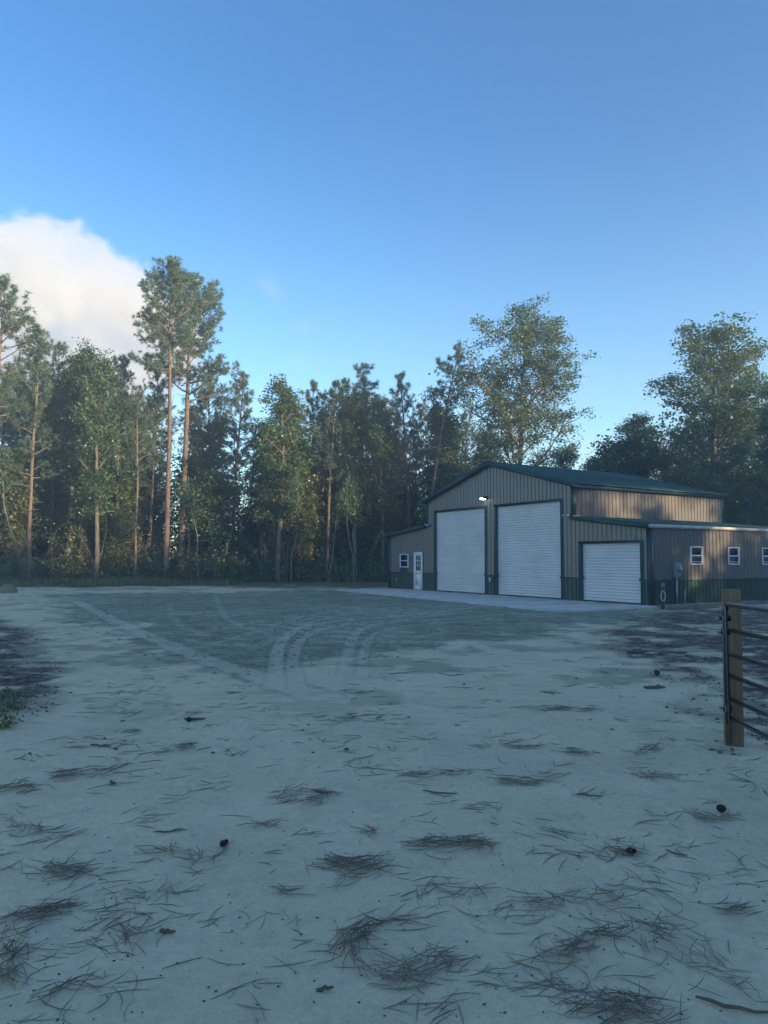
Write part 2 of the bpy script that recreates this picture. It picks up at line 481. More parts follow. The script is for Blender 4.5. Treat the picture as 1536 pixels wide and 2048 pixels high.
def ground_fields(X, Y):
    wob = (fbm(X * 0.5, Y * 0.5, 4, 3) - 0.5)
    near = 1 - sstep(np.abs(X), 40, 70)
    gr = 1 - sstep(poly_sd(X, Y, GRAVEL) + wob * 4.2 + (fbm(X * 2.5, Y * 2.5, 3, 8) - 0.5) * 3.0, -0.6, 0.6)
    dk = np.maximum(1 - sstep(poly_sd(X, Y, DARK_R) + wob * 2.0 + (fbm(X * 3, Y * 3, 3, 4) - .5) * 1.6, -0.7, 0.6), 1 - sstep(poly_sd(X, Y, DARK_L) + wob * 1.6, -0.4, 0.5))
    dk = dk * sstep(fbm(X * 1.4, Y * 1.4, 4, 21), 0.26, 0.46)
    fringe = sstep(fbm(X * 1.1 + 5, Y * 1.1, 4, 31), 0.56, 0.68) * 0.45 * sstep(Y, 5.0, 11.0) * (1 - gr)
    forest = sstep(Y + wob * 9 + (fbm(X * 1.2, Y * 0.8, 3, 91) - 0.5) * 5 - X * 0.08, 41.5, 46.0)
    tr = np.zeros(X.shape); z = np.zeros(X.shape); edge = np.zeros(X.shape)
    for P, wd, k in TRACKS:
        d, S = seg_dist(X, Y, P)
        d = d + (fbm(X * 3, Y * 3, 2, 55) - 0.5) * 0.06
        inn = 1 - sstep(d, wd * 0.75, wd * 1.15)
        lug = 0.62 + 0.38 * vnoise(S * 3.1, d * 9, 3)
        tr = np.maximum(tr, inn * k * lug)
        lip = np.exp(-((d - wd * 1.35) / (wd * 0.28)) ** 2)
        edge = np.maximum(edge, lip * k)
        z += k * (-0.012 * inn + 0.008 * lip + inn * 0.004 * np.sin(S * 2 * np.pi / 0.3))
    # criss-cross passes of the loader over the spread millings
    a1 = X * 0.55 + Y * 0.83; a2 = np.hypot(X + 1.0, Y - 40)
    tread = (np.abs(np.sin(a1 * 4.1 + 3 * vnoise(X * .3, Y * .3, 5))) ** 6 + np.abs(np.sin(a2 * 3.3 + 4 * vnoise(X * .2, Y * .2, 9))) ** 6)
    tread = tread * sstep(fbm(X * .45, Y * .45, 3, 77), 0.40, 0.62)
    und = (fbm(X * 0.12, Y * 0.12, 3, 1) - 0.5) * 0.07 + (fbm(X * 2.2, Y * 2.2, 5, 2, 0.6) - 0.5) * 0.030
    far = sstep(np.hypot(X, Y), 60, 200)
    clod = (fbm(X * 7, Y * 7, 3, 12) - 0.42).clip(0) * (0.05 * dk + 0.012 + 0.03 * fringe)
    z = z * near + und * (1 - far) + clod + tread * gr * 0.022
    # keep level where the slab, building and posts stand
    cxy = (X - 0.307) * 0.5203 - (Y - 40.95) * 0.854, (X - 0.307) * 0.854 + (Y - 40.95) * 0.5203
    lvl = (1 - sstep(np.maximum(np.abs(cxy[0] - 9) - 10, np.abs(cxy[1] - 4) - 7.5), 0, 2.5))
    z = z * (1 - 0.85 * lvl) - 0.02 * lvl
    slab = (np.abs(cxy[0] - 8.4) < 9.3) & (cxy[1] > -3.3) & (cxy[1] < 10)
    z = np.where(slab, np.minimum(z, -0.03), z)
    return dict(gravel=gr, dark=dk, fringe=fringe, forest=forest, track=tr, edge=edge * near, tread=tread * gr), GZ + z


fields, gzv = ground_fields(gx, gy)
nr, nc = gx.shape
idx = np.arange(nr * nc).reshape(nr, nc)
GF = np.stack([idx[:-1, :-1], idx[:-1, 1:], idx[1:, 1:], idx[1:, :-1]], -1).reshape(-1, 4)


def ground_z(x, y):
    _, z = ground_fields(np.atleast_1d(np.asarray(x, float)), np.atleast_1d(np.asarray(y, float)))
    return z


def ground_mat():
    m, t = mat('sandy yard')
    tcn = t.n('ShaderNodeTexCoord'); P = tcn.outputs['Object']
    A = {k: t.n('ShaderNodeAttribute', attribute_name=k).outputs['Fac'] for k in fields}
    n1 = t.noise(P, 0.8, 6.0, 0.6); n2 = t.noise(P, 7.0, 6.0, 0.65); n3 = t.noise(P, 60.0, 4.0, 0.7); n4 = t.noise(P, 0.22, 4.0, 0.6)
    sand = t.mix(t.ramp(n1, 0.3, 0.72), (0.66, 0.54, 0.355, 1), (0.74, 0.615, 0.41, 1))
    sand = t.mix(t.math('MULTIPLY', t.ramp(n2, 0.45, 0.74), 0.35), sand, (0.34, 0.29, 0.21, 1))
    sand = t.mix(t.math('MULTIPLY', t.ramp(n4, 0.5, 0.7), 0.35), sand, (0.42, 0.39, 0.28, 1))
    grav = t.mix(t.ramp(n2, 0.3, 0.7), (0.165, 0.158, 0.108, 1), (0.30, 0.28, 0.185, 1))
    grav = t.mix(t.ramp(n1, 0.5, 0.72, 0, 0.6), grav, (0.34, 0.325, 0.23, 1))
    grav = t.mix(t.math('MULTIPLY', A['tread'], 0.75), grav, (0.42, 0.40, 0.29, 1))
    n6 = t.noise(P, 24.0, 5.0, 0.75)
    sand = t.mix(t.ramp(n6, 0.40, 0.62, 0.0, 0.32), sand, (0.44, 0.36, 0.25, 1))
    grav = t.mix(t.ramp(t.noise(P, 4.5, 7.0, 0.75), 0.48, 0.60, 0.0, 0.55), grav, (0.12, 0.115, 0.08, 1))
    litter = t.mix(t.ramp(n2, 0.38, 0.66), (0.055, 0.038, 0.032, 1), (0.18, 0.135, 0.115, 1))
    forest = t.mix(t.ramp(n1, 0.35, 0.65), (0.21, 0.125, 0.075, 1), (0.13, 0.14, 0.06, 1))
    c = t.mix(A['gravel'], sand, grav)
    c = t.mix(A['fringe'], c, (0.14, 0.125, 0.10, 1))
    n5 = t.noise(t.n('ShaderNodeMapping', {'Vector': P, 'Scale': (0.55, 1.0, 1.0)}).outputs[0], 3.4, 8.0, 0.72)
    st = t.math('MULTIPLY', t.ramp(n5, 0.55, 0.66), t.math('SUBTRACT', 1.0, A['gravel']))
    sx = t.n('ShaderNodeSeparateXYZ', {0: P})
    st = t.math('MULTIPLY', st, t.ramp(sx.outputs[1], 4.5, 9.0, 0.10, 0.42))
    c = t.mix(st, c, (0.20, 0.165, 0.125, 1))
    c = t.mix(t.math('MULTIPLY', t.ramp(n5, 0.52, 0.42), t.math('MULTIPLY', A['gravel'], 0.65)), c, (0.40, 0.38, 0.27, 1))
    c = t.mix(t.math('MULTIPLY', A['dark'], t.ramp(n5, 0.62, 0.50, 0.25, 1.0)), c, litter)
    c = t.mix(t.math('MULTIPLY', A['edge'], 0.40), c, (0.15, 0.15, 0.125, 1))
    c = t.mix(t.math('MULTIPLY', A['track'], 0.92), c, (0.58, 0.51, 0.36, 1))
    c = t.mix(A['forest'], c, forest)
    sp = t.ramp(n3, 0.60, 0.68)       # grit and crumbs of bark
    c = t.mix(t.math('MULTIPLY', sp, 0.5), c, (0.16, 0.13, 0.10, 1))
    h = t.math('ADD', t.math('MULTIPLY', n2, 0.6), t.math('MULTIPLY', n3, 0.5))
    b = t.n('ShaderNodeBump', {'Strength': 0.8, 'Distance': 0.022, 'Height': h})
    p = t.n('ShaderNodeBsdfPrincipled', {'Base Color': c, 'Roughness': 0.95, 'Specular IOR Level': 0.15, 'Normal': b.outputs[0]})
    t.n('ShaderNodeOutputMaterial', {'Surface': p.outputs[0]})
    return m


gme = np_mesh('ground', np.stack([gx, gy, gzv], -1), GF, ground_mat(), True, {k: v.ravel() for k, v in fields.items()})
tag(link(bpy.data.objects.new('ground', gme)), kind='structure')

# ------------------------------------------------------------------ the metal building
A_ = 1.0231
X0, Y0 = 0.3074, 40.9464
barn = empty('metal_barn', (X0, Y0, 0), -A_)
tag(barn, 'taupe steel-clad barn with green roof, green wainscot and three white roll-up doors', 'barn')
ca, sa = math.cos(A_), math.sin(A_)


def bw(u, v, z=0): return np.array([X0 + u * ca + v * sa, Y0 - u * sa + v * ca, z])


uML, uMR, uR = 3.757, 14.148, 17.806
uRG = (uML + uMR) / 2
zL, zLH, zM, zRG, zCB, zR, zW = 2.97, 3.385, 4.70, 6.12, 3.325, 2.855, 0.88
LEN = 9.95
PW = 0.9144; RP = PW / 4


def wall(name, material, s0, s1, zb, zt, frame, openings=(), breaks=(), phase=0.0, joined=False):
    """ribbed sheets, each its own part; frame(s, off, z) -> local xyz"""
    k = math.floor((s0 - phase) / PW); pieces = []
    while phase + k * PW < s1 - 1e-4:
        a, b = max(s0, phase + k * PW), min(s1, phase + (k + 1) * PW)
        pts = {a: None, b: None}
        for br in breaks:
            if a < br < b: pts[br] = None
        for o in openings:
            for e in (o[0], o[1]):
                if a < e < b: pts[e] = None
        for r in range(0, 5):
            c = phase + k * PW + r * RP
            for dx in (-0.022, -0.013, 0.013, 0.022):
                if a < c + dx < b: pts[c + dx] = None
        S = sorted(pts)

        def off(s):
            d = (s - phase) / RP; d = abs(d - round(d)) * RP
            return 0.022 * float(np.clip((0.022 - d) / 0.009, 0, 1))
        V, Q = [], []
        for p, q in zip(S[:-1], S[1:]):
            if q - p < 1e-5: continue
            mid = (p + q) / 2
            t0, t1 = (zt(p), zt(q)) if callable(zt) else (zt, zt)
            iv = [(zb, None)]
            for o in sorted(openings, key=lambda o: o[2]):
                if o[0] < mid < o[1]:
                    last = iv.pop()
                    if o[2] > last[0] + 1e-4: iv.append((last[0], o[2]))
                    if o[3] < min(t0, t1): iv.append((o[3], None))
            for lo, hi in iv:
                h0, h1 = (t0, t1) if hi is None else (hi, hi)
                n = len(V)
                V += [frame(p, off(p), lo), frame(q, off(q), lo), frame(q, off(q), h1), frame(p, off(p), h0)]
                Q.append((n, n + 1, n + 2, n + 3))
        if V: pieces.append((V, Q))
        k += 1
    if joined:
        mb = MB()
        for V, Q in pieces: mb.add(V, Q)
        mb.build(name, material, barn)
    else:
        for V, Q in pieces: MB().add(V, Q).build(name, material, barn)


def ftop(s):
    if s < uML: return zL + (zLH - zL) * s / uML
    if s < uRG: return zM + (zRG - zM) * (s - uML) / (uRG - uML)
    if s < uMR: return zRG + (zM - zRG) * (s - uRG) / (uMR - uRG)
    return zCB + (zR - zCB) * (s - uMR) / (uR - uMR)


FRONT = lambda s, o, z: (s, -o, z)
BACK = lambda s, o, z: (uR - s, LEN + o, z)
RIGHT = lambda s, o, z: (uR + o, s, z)
CLER = lambda s, o, z: (uMR + o, s, z)
LEFT = lambda s, o, z: (-o, LEN - s, z)
CLEL = lambda s, o, z: (uML - o, LEN - s, z)
e1 = (2.46, 3.42, -0.1, 2.08)         # entry door
d1 = (4.51, 8.575, -0.1, 4.06); d2 = (9.335, 13.45, -0.1, 4.06); d3 = (14.50, 17.40, -0.1, 2.262)
fw_ = (1.17, 1.99, 1.20, 1.92)
opens = [e1, d1, d2, d3, fw_]
for s0, s1 in ((0.0, uML), (uML, uMR), (uMR, uR)):
    wall('siding_panel', M['siding'], s0, s1, zW + 0.03, (lambda s, s0=s0, s1=s1: ftop(min(max(s, s0 + 1e-6), s1 - 1e-6))), FRONT, opens, (uRG,), phase=uRG)
    wall('wainscot_panel', M['wainscot'], s0, s1, 0.0, zW, FRONT, opens, (), phase=uRG)
wins = [(2.256, 2.983), (4.599, 5.314), (6.894, 7.62)]
sw_open = [(a, b, 1.46, 2.13) for a, b in wins]
wall('siding_panel', M['siding'], 0, LEN, zW + 0.03, zR, RIGHT, sw_open)
wall('wainscot_panel', M['wainscot'], 0, LEN, 0, zW, RIGHT)
wall('siding_panel', M['siding'], 0, LEN, zCB, zM, CLER)
wall('rear_siding', M['siding'], 0, uR, 0, lambda s: ftop(uR - s), BACK, (), (uR - uML - 1e-3, uR - uML + 1e-3, uR - uMR - 1e-3, uR - uMR + 1e-3, uR - uRG), joined=True)
wall('left_siding', M['siding'], 0, LEN, 0, zL, LEFT, joined=True)
wall('left_clerestory', M['siding'], 0, LEN, zLH, zM, CLEL, joined=True)

# roofs: each sheet a part


def roof(s_lo, z_lo, s_hi, z_hi, over, name='roof_panel'):
    du = s_hi - s_lo; sl = (z_hi - z_lo) / du
    sgn = 1 if du > 0 else -1
    slo = s_lo - sgn * over; zlo = z_lo - abs(sl) * over
    v = -0.22; nrm = np.array([-sl, 1.0]); nrm /= np.linalg.norm(nrm)
    if nrm[1] < 0: nrm = -nrm
    k = 0
    while v < LEN + 0.2:
        b = min(v + PW, LEN + 0.2)
        S = sorted({v, b} | {min(max(v + r * RP + dx, v), b) for r in range(5) for dx in (-0.026, -0.011, 0.011, 0.026)})
        V, Q = [], []
        for p in S:
            d = (p - v) / RP; d = abs(d - round(d)) * RP
            o = 0.06 + 0.021 * float(np.clip((0.026 - d) / 0.015, 0, 1))
            for (s, z) in ((slo, zlo), (s_hi, z_hi)):
                V.append((s + nrm[0] * o, p, z + nrm[1] * o))
            for (s, z) in ((slo, zlo), (s_hi, z_hi)):
                V.append((s + nrm[0] * 0.045, p, z + nrm[1] * 0.045))
        for i in range(len(S) - 1):
            a_ = i * 4; b_ = a_ + 4
            Q += [(a_, a_ + 1, b_ + 1, b_), (a_ + 2, b_ + 2, b_ + 3, a_ + 3), (a_, b_, b_ + 2, a_ + 2)]
        MB().add(V, Q).build(name, M['roof'], barn)
        v += PW; k += 1


roof(uMR, zM, uRG, zRG, 0.18)
roof(uML, zM, uRG, zRG, 0.18)
roof(uR, zR, uMR, zCB, 0.12)
roof(0.0, zL, uML, zLH, 0.12)

# trims


def rake(p0, p1, nm, w=0.16, y0=-0.245, y1=-0.02):
    (a, za), (b, zb) = p0, p1
    MB().prism([(a, y0, za - w + 0.055), (b, y0, zb - w + 0.055), (b, y0, zb + 0.075), (a, y0, za + 0.075)], (0, y1 - y0, 0)).build(nm, M['trim'], barn)


rake((uMR + 0.17, zM - 0.05), (uRG, zRG), 'rake_trim')
rake((uRG - 0.002, zRG), (uML - 0.17, zM - 0.05), 'rake_trim')
rake((0 - 0.1, zL - 0.01), (uML - 0.003, zLH), 'rake_trim')
rake((uMR + 0.003, zCB), (uR + 0.1, zR - 0.015), 'rake_trim')
MB().prism([(uRG - 0.2, -0.25, zRG + 0.035), (uRG, -0.25, zRG + 0.095), (uRG + 0.2, -0.25, zRG + 0.035), (uRG, -0.25, zRG + 0.055)], (0, LEN + 0.48, 0)).build('ridge_cap', M['trim'], barn)


def box(name, mname, x0, x1, y0, y1, z0, z1, b=0.004, parent=None):
    return MB().box(x0, x1, y0, y1, z0, z1, b).build(name, M[mname], parent or barn)


# corners (L shaped trims: front leg + side leg in one mesh)


def corner(u, zt, side, z0=0.0, right=True):
    m = MB(); s = 1 if right else -1
    xa, xb = sorted((u - s * 0.13, u + s * 0.032)); m.box(xa, xb, -0.034, -0.021, z0, zt)
    if side:
        xa, xb = sorted((u + s * 0.021, u + s * 0.034)); m.box(xa, xb, -0.033, 0.13, z0, zt - 0.002)
    m.build('corner_trim', M['trim'], barn)


corner(uR, zR - 0.06, True)
corner(0.0, zL - 0.06, True, right=False)
corner(uMR, zM - 0.08, True, z0=zCB + 0.10)
corner(uML, zM - 0.08, True, z0=zLH + 0.10, right=False)
box('corner_trim', 'trim', uMR + 0.021, uMR + 0.034, LEN - 0.12, LEN + 0.03, zCB + 0.08, zM - 0.1)
# eaves, flashing, gutter
box('eave_trim', 'trim', uMR + 0.04, uMR + 0.17, -0.2, LEN + 0.15, zM - 0.16, zM - 0.045)
box('wall_flashing', 'trim', uMR + 0.022, uMR + 0.12, -0.19, LEN + 0.1, zCB + 0.03, zCB + 0.085)
g = MB()
g.prism([(uR + 0.03, -0.2, zR + 0.045), (uR + 0.03, -0.2, zR - 0.055), (uR + 0.10, -0.2, zR - 0.065), (uR + 0.15, -0.2, zR - 0.005), (uR + 0.15, -0.2, zR + 0.055), (uR + 0.14, -0.2, zR + 0.055), (uR + 0.135, -0.2, zR + 0.000), (uR + 0.095, -0.2, zR - 0.050), (uR + 0.045, -0.2, zR - 0.040), (uR + 0.045, -0.2, zR + 0.045)], (0, LEN + 0.3, 0))
g.build('gutter', M['gutter'], barn)
# wainscot cap
caps = [(0.135, e1[0] - 0.06), (e1[1] + 0.06, d1[0] - 0.11), (d1[1] + 0.11, d2[0] - 0.11), (d2[1] + 0.11, d3[0] - 0.11), (d3[1] + 0.11, uR - 0.135)]
for a, b in caps:
    box('wainscot_cap', 'trim', a, b, -0.036, -0.0195, zW - 0.008, zW + 0.042)
box('wainscot_cap', 'trim', uR + 0.0195, uR + 0.036, 0.135, LEN, zW - 0.008, zW + 0.042)
box('base_trim', 'trim', uR + 0.0195, uR + 0.034, 0.135, LEN, -0.02, 0.035)


# roll-up doors
def rollup(o, pitch=0.115):
    a, b, _, top = o
    m = MB(); n = int(round((top - 0.02) / pitch)); pitch = (top - 0.02) / n
    zz = np.concatenate([0.02 + pitch * (k + np.array([0, 0.16, 0.40, 0.60, 0.84])) for k in range(n)] + [[top]])
    yy = np.concatenate([np.array([0.106, 0.092, 0.070, 0.070, 0.100])] * n + [[0.104]])
    V = []
    for z, y in zip(zz, yy): V += [(a, y, z), (b, y, z)]
    Q = [(2 * i, 2 * i + 1, 2 * i + 3, 2 * i + 2) for i in range(len(zz) - 1)]
    m.add(V, Q)
    cur = m.build('door_curtain', M['curtain'], barn)
    box('bottom_bar', 'dark', a + 0.03, b - 0.03, 0.055, 0.115, 0.002, 0.045)
    f = MB()
    f.box(a - 0.105, a + 0.028, -0.040, 0.10, 0.0, top + 0.0, 0.004); f.box(b - 0.028, b + 0.105, -0.040, 0.10, 0.0, top, 0.004)
    f.box(a - 0.105, b + 0.105, -0.041, 0.10, top + 0.002, top + 0.10, 0.004)
    f.build('door_frame', M['trim'], barn)
    for x in (a + 0.035, b - 0.075):
        l = MB(); l.box(x - 0.03, x + 0.08, -0.03, 0.045, zW + 0.00, zW + 0.055, 0.006); l.box(x + 0.01, x + 0.04, -0.05, -0.028, zW - 0.02, zW + 0.075, 0.004)
        l.build('slide_latch', M['dark'], barn)


for o in (d1, d2, d3): rollup(o)


# windows
def window(a, b, z0, z1, side, grille=False):
    T = (lambda x, y, z: (x, y, z)) if side == 'front' else (lambda x, y, z: (uR - y, x, z))

    def bx(m, x0, x1, y0, y1, q0, q1):
        p, q = T(x0, y0, q0), T(x1, y1, q1)
        m.box(min(p[0], q[0]), max(p[0], q[0]), min(p[1], q[1]), max(p[1], q[1]), q0, q1, 0.003)
    m = MB(); t = 0.036
    bx(m, a - 0.01, a + t, -0.045, 0.05, z0 - 0.01, z1 + 0.01); bx(m, b - t, b + 0.01, -0.045, 0.05, z0 - 0.01, z1 + 0.01)
    bx(m, a + t, b - t, -0.044, 0.05, z1 - t, z1 + 0.009); bx(m, a + t, b - t, -0.050, 0.05, z0 - 0.012, z0 + t)
    fr = m.build('window', M['white'], barn)
    zm = (z0 + z1) / 2
    m = MB(); bx(m, a + t, b - t, -0.03, 0.03, zm - 0.022, zm + 0.022)
    m.build('meeting_rail', M['white'], fr)
    for lo, hi, y in ((z0 + t, zm - 0.022, 0.004), (zm + 0.022, z1 - t, 0.018)):
        m = MB(); bx(m, a + t, b - t, y, y + 0.008, lo, hi); m.build('pane', M['glass'], fr)
    if side != 'front':
        m = MB(); zz = z0 + t + 0.055
        bx(m, a + t, b - t, -0.012, 0.003, zz, zz + 0.022); m.build('sash_lift', M['white'], fr)
    return fr


window(*fw_[:2], fw_[2], fw_[3], 'front')
for a, b in wins: window(a, b, 1.46, 2.13, 'right')

# entry door
a, b, _, top = e1
f = MB(); f.box(a, a + 0.035, -0.03, 0.09, 0, top, 0.003); f.box(b - 0.035, b, -0.03, 0.09, 0, top, 0.003); f.box(a + 0.035, b - 0.035, -0.029, 0.09, top - 0.035, top, 0.003)
f.build('entry_frame', M['trim'], barn)
da, db, dt = a + 0.04, b - 0.04, top - 0.04
ga, gb, g0, g1 = da + 0.19, db - 0.19, 1.02, 1.84
leaf = MB()
leaf.box(da, ga, -0.008, 0.036, 0.012, dt); leaf.box(gb, db, -0.008, 0.036, 0.012, dt)
leaf.box(ga, gb, -0.008, 0.036, g1, dt); leaf.box(ga, gb, -0.008, 0.036, 0.86, g0)
leaf.box(ga, gb, -0.008, 0.036, 0.012, 0.22); leaf.box(ga, gb, 0.004, 0.036, 0.22, 0.86)
leaf.box(ga + 0.05, gb - 0.05, -0.004, 0.004, 0.27, 0.81, 0.002)
ed = leaf.build('entry_door', M['white'], barn)
gwid = (gb - ga); ghei = (g1 - g0)
for i in range(3):
    for j in range(3):
        MB().box(ga + gwid * i / 3 + 0.014, ga + gwid * (i + 1) / 3 - 0.014, 0.010, 0.018, g0 + ghei * j / 3 + 0.014, g0 + ghei * (j + 1) / 3 - 0.014).build('pane', M['glass'], ed)
m = MB()
for i in range(1, 3): m.box(ga + gwid * i / 3 - 0.014, ga + gwid * i / 3 + 0.014, -0.004, 0.020, g0, g1)
for j in range(1, 3): m.box(ga, gb, -0.006, 0.020, g0 + ghei * j / 3 - 0.014, g0 + ghei * j / 3 + 0.014)
for x0_, x1_, q0, q1 in ((ga, ga + 0.014, g0, g1), (gb - 0.014, gb, g0, g1)): m.box(x0_, x1_, -0.005, 0.020, q0, q1)
for q0, q1 in ((g0, g0 + 0.014), (g1 - 0.014, g1)): m.box(ga, gb, -0.0055, 0.020, q0, q1)
m.build('muntin', M['white'], ed)
m = MB(); m.tube([(da + 0.07, -0.008, 0.96), (da + 0.07, -0.05, 0.96)], [0.014, 0.014], 10)
an = np.linspace(0, math.pi, 6)
m.tube([(da + 0.07, -0.05 - 0.03 * (1 - math.cos(t)), 0.96) for t in an], [0.012 + 0.02 * math.sin(t) for t in an], 12)
m.build('door_knob', M['grey_metal'], ed, True)
box('threshold', 'grey_metal', a + 0.036, b - 0.036, -0.05, 0.05, 0.0, 0.011, 0.002)


# lamps and small fittings
def floodlight(u, z):
    m = MB(); m.box(u - 0.09, u + 0.09, -0.075, -0.02, z - 0.07, z + 0.09, 0.008)
    m.prism([(u - 0.11, -0.07, z + 0.10), (u - 0.11, -0.30, z + 0.03), (u - 0.11, -0.32, z - 0.05), (u - 0.11, -0.10, z - 0.04)], (0.22, 0, 0))
    fx = m.build('floodlight', M['dark'], barn)
    MB().prism([(u - 0.08, -0.325, z + 0.015), (u - 0.08, -0.335, z - 0.06), (u - 0.08, -0.12, z - 0.068), (u - 0.08, -0.12, z - 0.05)], (0.16, 0, 0)).build('lens', M['lamp'], fx)


floodlight(8.68, 4.50)
for u, z in ((4.02, 3.43), (13.86, 3.42)):
    m = MB(); m.tube([(u, -0.02, z), (u, -0.05, z)], [0.055, 0.055], 14)
    m.tube([(u, -0.05, z), (u, -0.10, z + 0.02)], [0.018, 0.018], 8)
    for s in (-1, 1):
        m.tube([(u + s * 0.03, -0.09, z + 0.03), (u + s * 0.09, -0.15, z + 0.01), (u + s * 0.13, -0.21, z - 0.02)], [0.03, 0.05, 0.06], 12)
    sl = m.build('security_light', M['grey_metal'], barn, True)
    m = MB(); m.box(u - 0.03, u + 0.03, -0.13, -0.07, z - 0.09, z - 0.03, 0.01); m.build('sensor', M['white'], sl)
m = MB(); m.box(2.19, 2.30, -0.08, -0.02, 1.66, 1.76, 0.006); m.box(2.21, 2.28, -0.11, -0.08, 1.68, 1.74, 0.006); m.build('wall_lantern', M['dark'], barn)
m = MB(); m.box(0.80, 0.88, -0.055, -0.02, 0.44, 0.56, 0.006); m.box(0.79, 0.89, -0.065, -0.055, 0.43, 0.57, 0.003); m.build('outlet_box', M['grey_metal'], barn)
m = MB(); m.box(8.86, 9.0, -0.07, -0.02, 0.60, 0.80, 0.006); m.box(8.85, 9.01, -0.08, -0.07, 0.59, 0.81, 0.003); m.build('door_opener_box', M['grey_metal'], barn)
# electricity meter on the long side
m = MB(); mv = 1.35
m.box(uR + 0.022, uR + 0.16, mv - 0.17, mv + 0.17, 0.98, 1.52, 0.012)
mt = m.build('electric_meter', M['meter'], barn)
m = MB(); m.tube([(uR + 0.16, mv + 0.03, 1.30), (uR + 0.22, mv + 0.03, 1.30), (uR + 0.25, mv + 0.03, 1.30)], [0.105, 0.10, 0.08], 18)
m.build('meter_dial', M['grey_metal'], mt, True)
m = MB(); m.box(uR + 0.16, uR + 0.175, mv - 0.13, mv + 0.14, 1.02, 1.16, 0.004); m.build('meter_cover', M['meter'], mt)
m = MB(); m.tube([(uR + 0.09, mv - 0.05, 0.98), (uR + 0.09, mv - 0.05, -0.1)], [0.035, 0.035], 12)
m.box(uR + 0.05, uR + 0.13, mv - 0.10, mv, 0.80, 0.83)
m.build('conduit', M['grey_metal'], mt, True)
m = MB(); m.tube([(uR + 0.06, mv + 0.45, 0.5), (uR + 0.06, mv + 0.45, -0.1)], [0.02, 0.02], 10)
m.build('ground_rod', M['grey_metal'], barn, True)
# lining that closes the building from inside
m = MB()
m.add([(0.03, 0.12, 0.0), (uR - 0.03, 0.12, 0), (uR - 0.03, LEN - .05, 0), (0.03, LEN - .05, 0)], [(0, 1, 2, 3)])
m.add([(0.03, 0.12, 0.0), (uR - 0.05, 0.12, 0), (uR - 0.05, 0.12, zL - 0.2), (0.03, 0.12, zL - 0.2)], [(0, 1, 2, 3)])
m.add([(uR - 0.06, 0.1, 0.0), (uR - 0.06, LEN - .1, 0), (uR - 0.06, LEN - .1, zR - 0.1), (uR - 0.06, 0.1, zR - 0.1)], [(0, 1, 2, 3)])
m.build('inner_lining', M['interior'], barn)

# concrete apron in front, cut with joints into bays
apron = MB()
AP0 = [ground_at(683, 1179.0, 0.0)[:2], ground_at(1160, 1224.5, 0.0)[:2], ground_at(1300, 1216.5, 0.0)[:2]]


def to_local(p):
    dx, dy = p[0] - X0, p[1] - Y0
    return dx * ca - dy * sa, dx * sa + dy * ca


L0, L1, L2 = [to_local(p) for p in AP0]
depth_ap = -(L0[1] + L1[1]) / 2
ap_root = empty('concrete_apron', (X0, Y0, 0), -A_); tag(ap_root, kind='structure')
ua, ub = L0[0], uR + 0.25
nb = 7
for i in range(nb):
    a_, b_ = ua + (ub - ua) * i / nb, ua + (ub - ua) * (i + 1) / nb
    y0_ = L0[1] + (L1[1] - L0[1]) * i / nb; y1_ = L0[1] + (L1[1] - L0[1]) * (i + 1) / nb
    MB().box(a_ + 0.006, b_ - 0.006, min(y0_, y1_, -2.0), -0.0 if True else 0, -0.16, 0.0, 0.006).build('slab_bay', M['concrete'], ap_root)
MB().box(0, uR, 0.005, LEN, -0.2, -0.004).build('slab_footing', M['concrete'], ap_root)

# ------------------------------------------------------------------ things by the side wall
# hydrant post
hp = ground_at(1326, 1216, -0.03)
post = MB().box(-0.065, 0.065, -0.065, 0.065, -0.2, 0.86, 0.008).build('hydrant_post', M['timber'])
post.location = (hp[0], hp[1], -0.03); post.rotation_euler = (0.02, 0.03, -0.4)
tag(post, 'short square timber post carrying a tap beside the barn corner', 'wooden post')
tp = empty('garden_tap', (hp[0] - 0.02, hp[1] - 0.10, -0.03), -0.4)
tag(tp, 'dark standpipe tap with pale hose looped on the short timber post', 'tap')
m = MB(); m.tube([(0, 0, -0.1), (0, 0, 0.62)], [0.018, 0.018], 10); m.tube([(0, 0, 0.60), (0, -0.02, 0.68), (0, -0.09, 0.68), (0, -0.13, 0.62)], [0.022, 0.03, 0.026, 0.02], 10)
m.build('standpipe', M['dark'], tp, True)
m = MB(); m.box(-0.05, 0.05, -0.03, -0.01, 0.70, 0.72, 0.004); m.build('tap_handle', M['dark'], tp)
m = MB(); th = np.linspace(0, 2 * np.pi * 2.5, 60)
m.tube(np.stack([0.07 * np.cos(th), -0.06 - 0.02 * np.sin(th * .4), 0.42 + 0.17 * np.sin(th)], -1), np.full(60, 0.016), 6)
m.build('hose', M['rag'], tp, True)
# sleeper edging and stone bed along the wall
e0, e1_ = ground_at(1334, 1216.5, 0.0), ground_at(1436, 1212.0, 0.0)
dv = e1_ - e0; Ld = float(np.hypot(dv[0], dv[1])); ang = math.atan2(dv[1], dv[0])
for i in range(2):
    tb = MB().box(0.0, Ld / 2 - 0.015, -0.07, 0.07, -0.12, 0.08, 0.01).build('landscape_timber', M['timber'])
    tb.location = (e0[0] + dv[0] * i / 2, e0[1] + dv[1] * i / 2, 0); tb.rotation_euler = (0, 0, ang)
    tag(tb, ['weathered timber edging beside the tap post, edging the stone strip', 'weathered timber edging nearer the gate post, edging the stone strip'][i], 'landscape timber', 'timbers edging the stone strip')


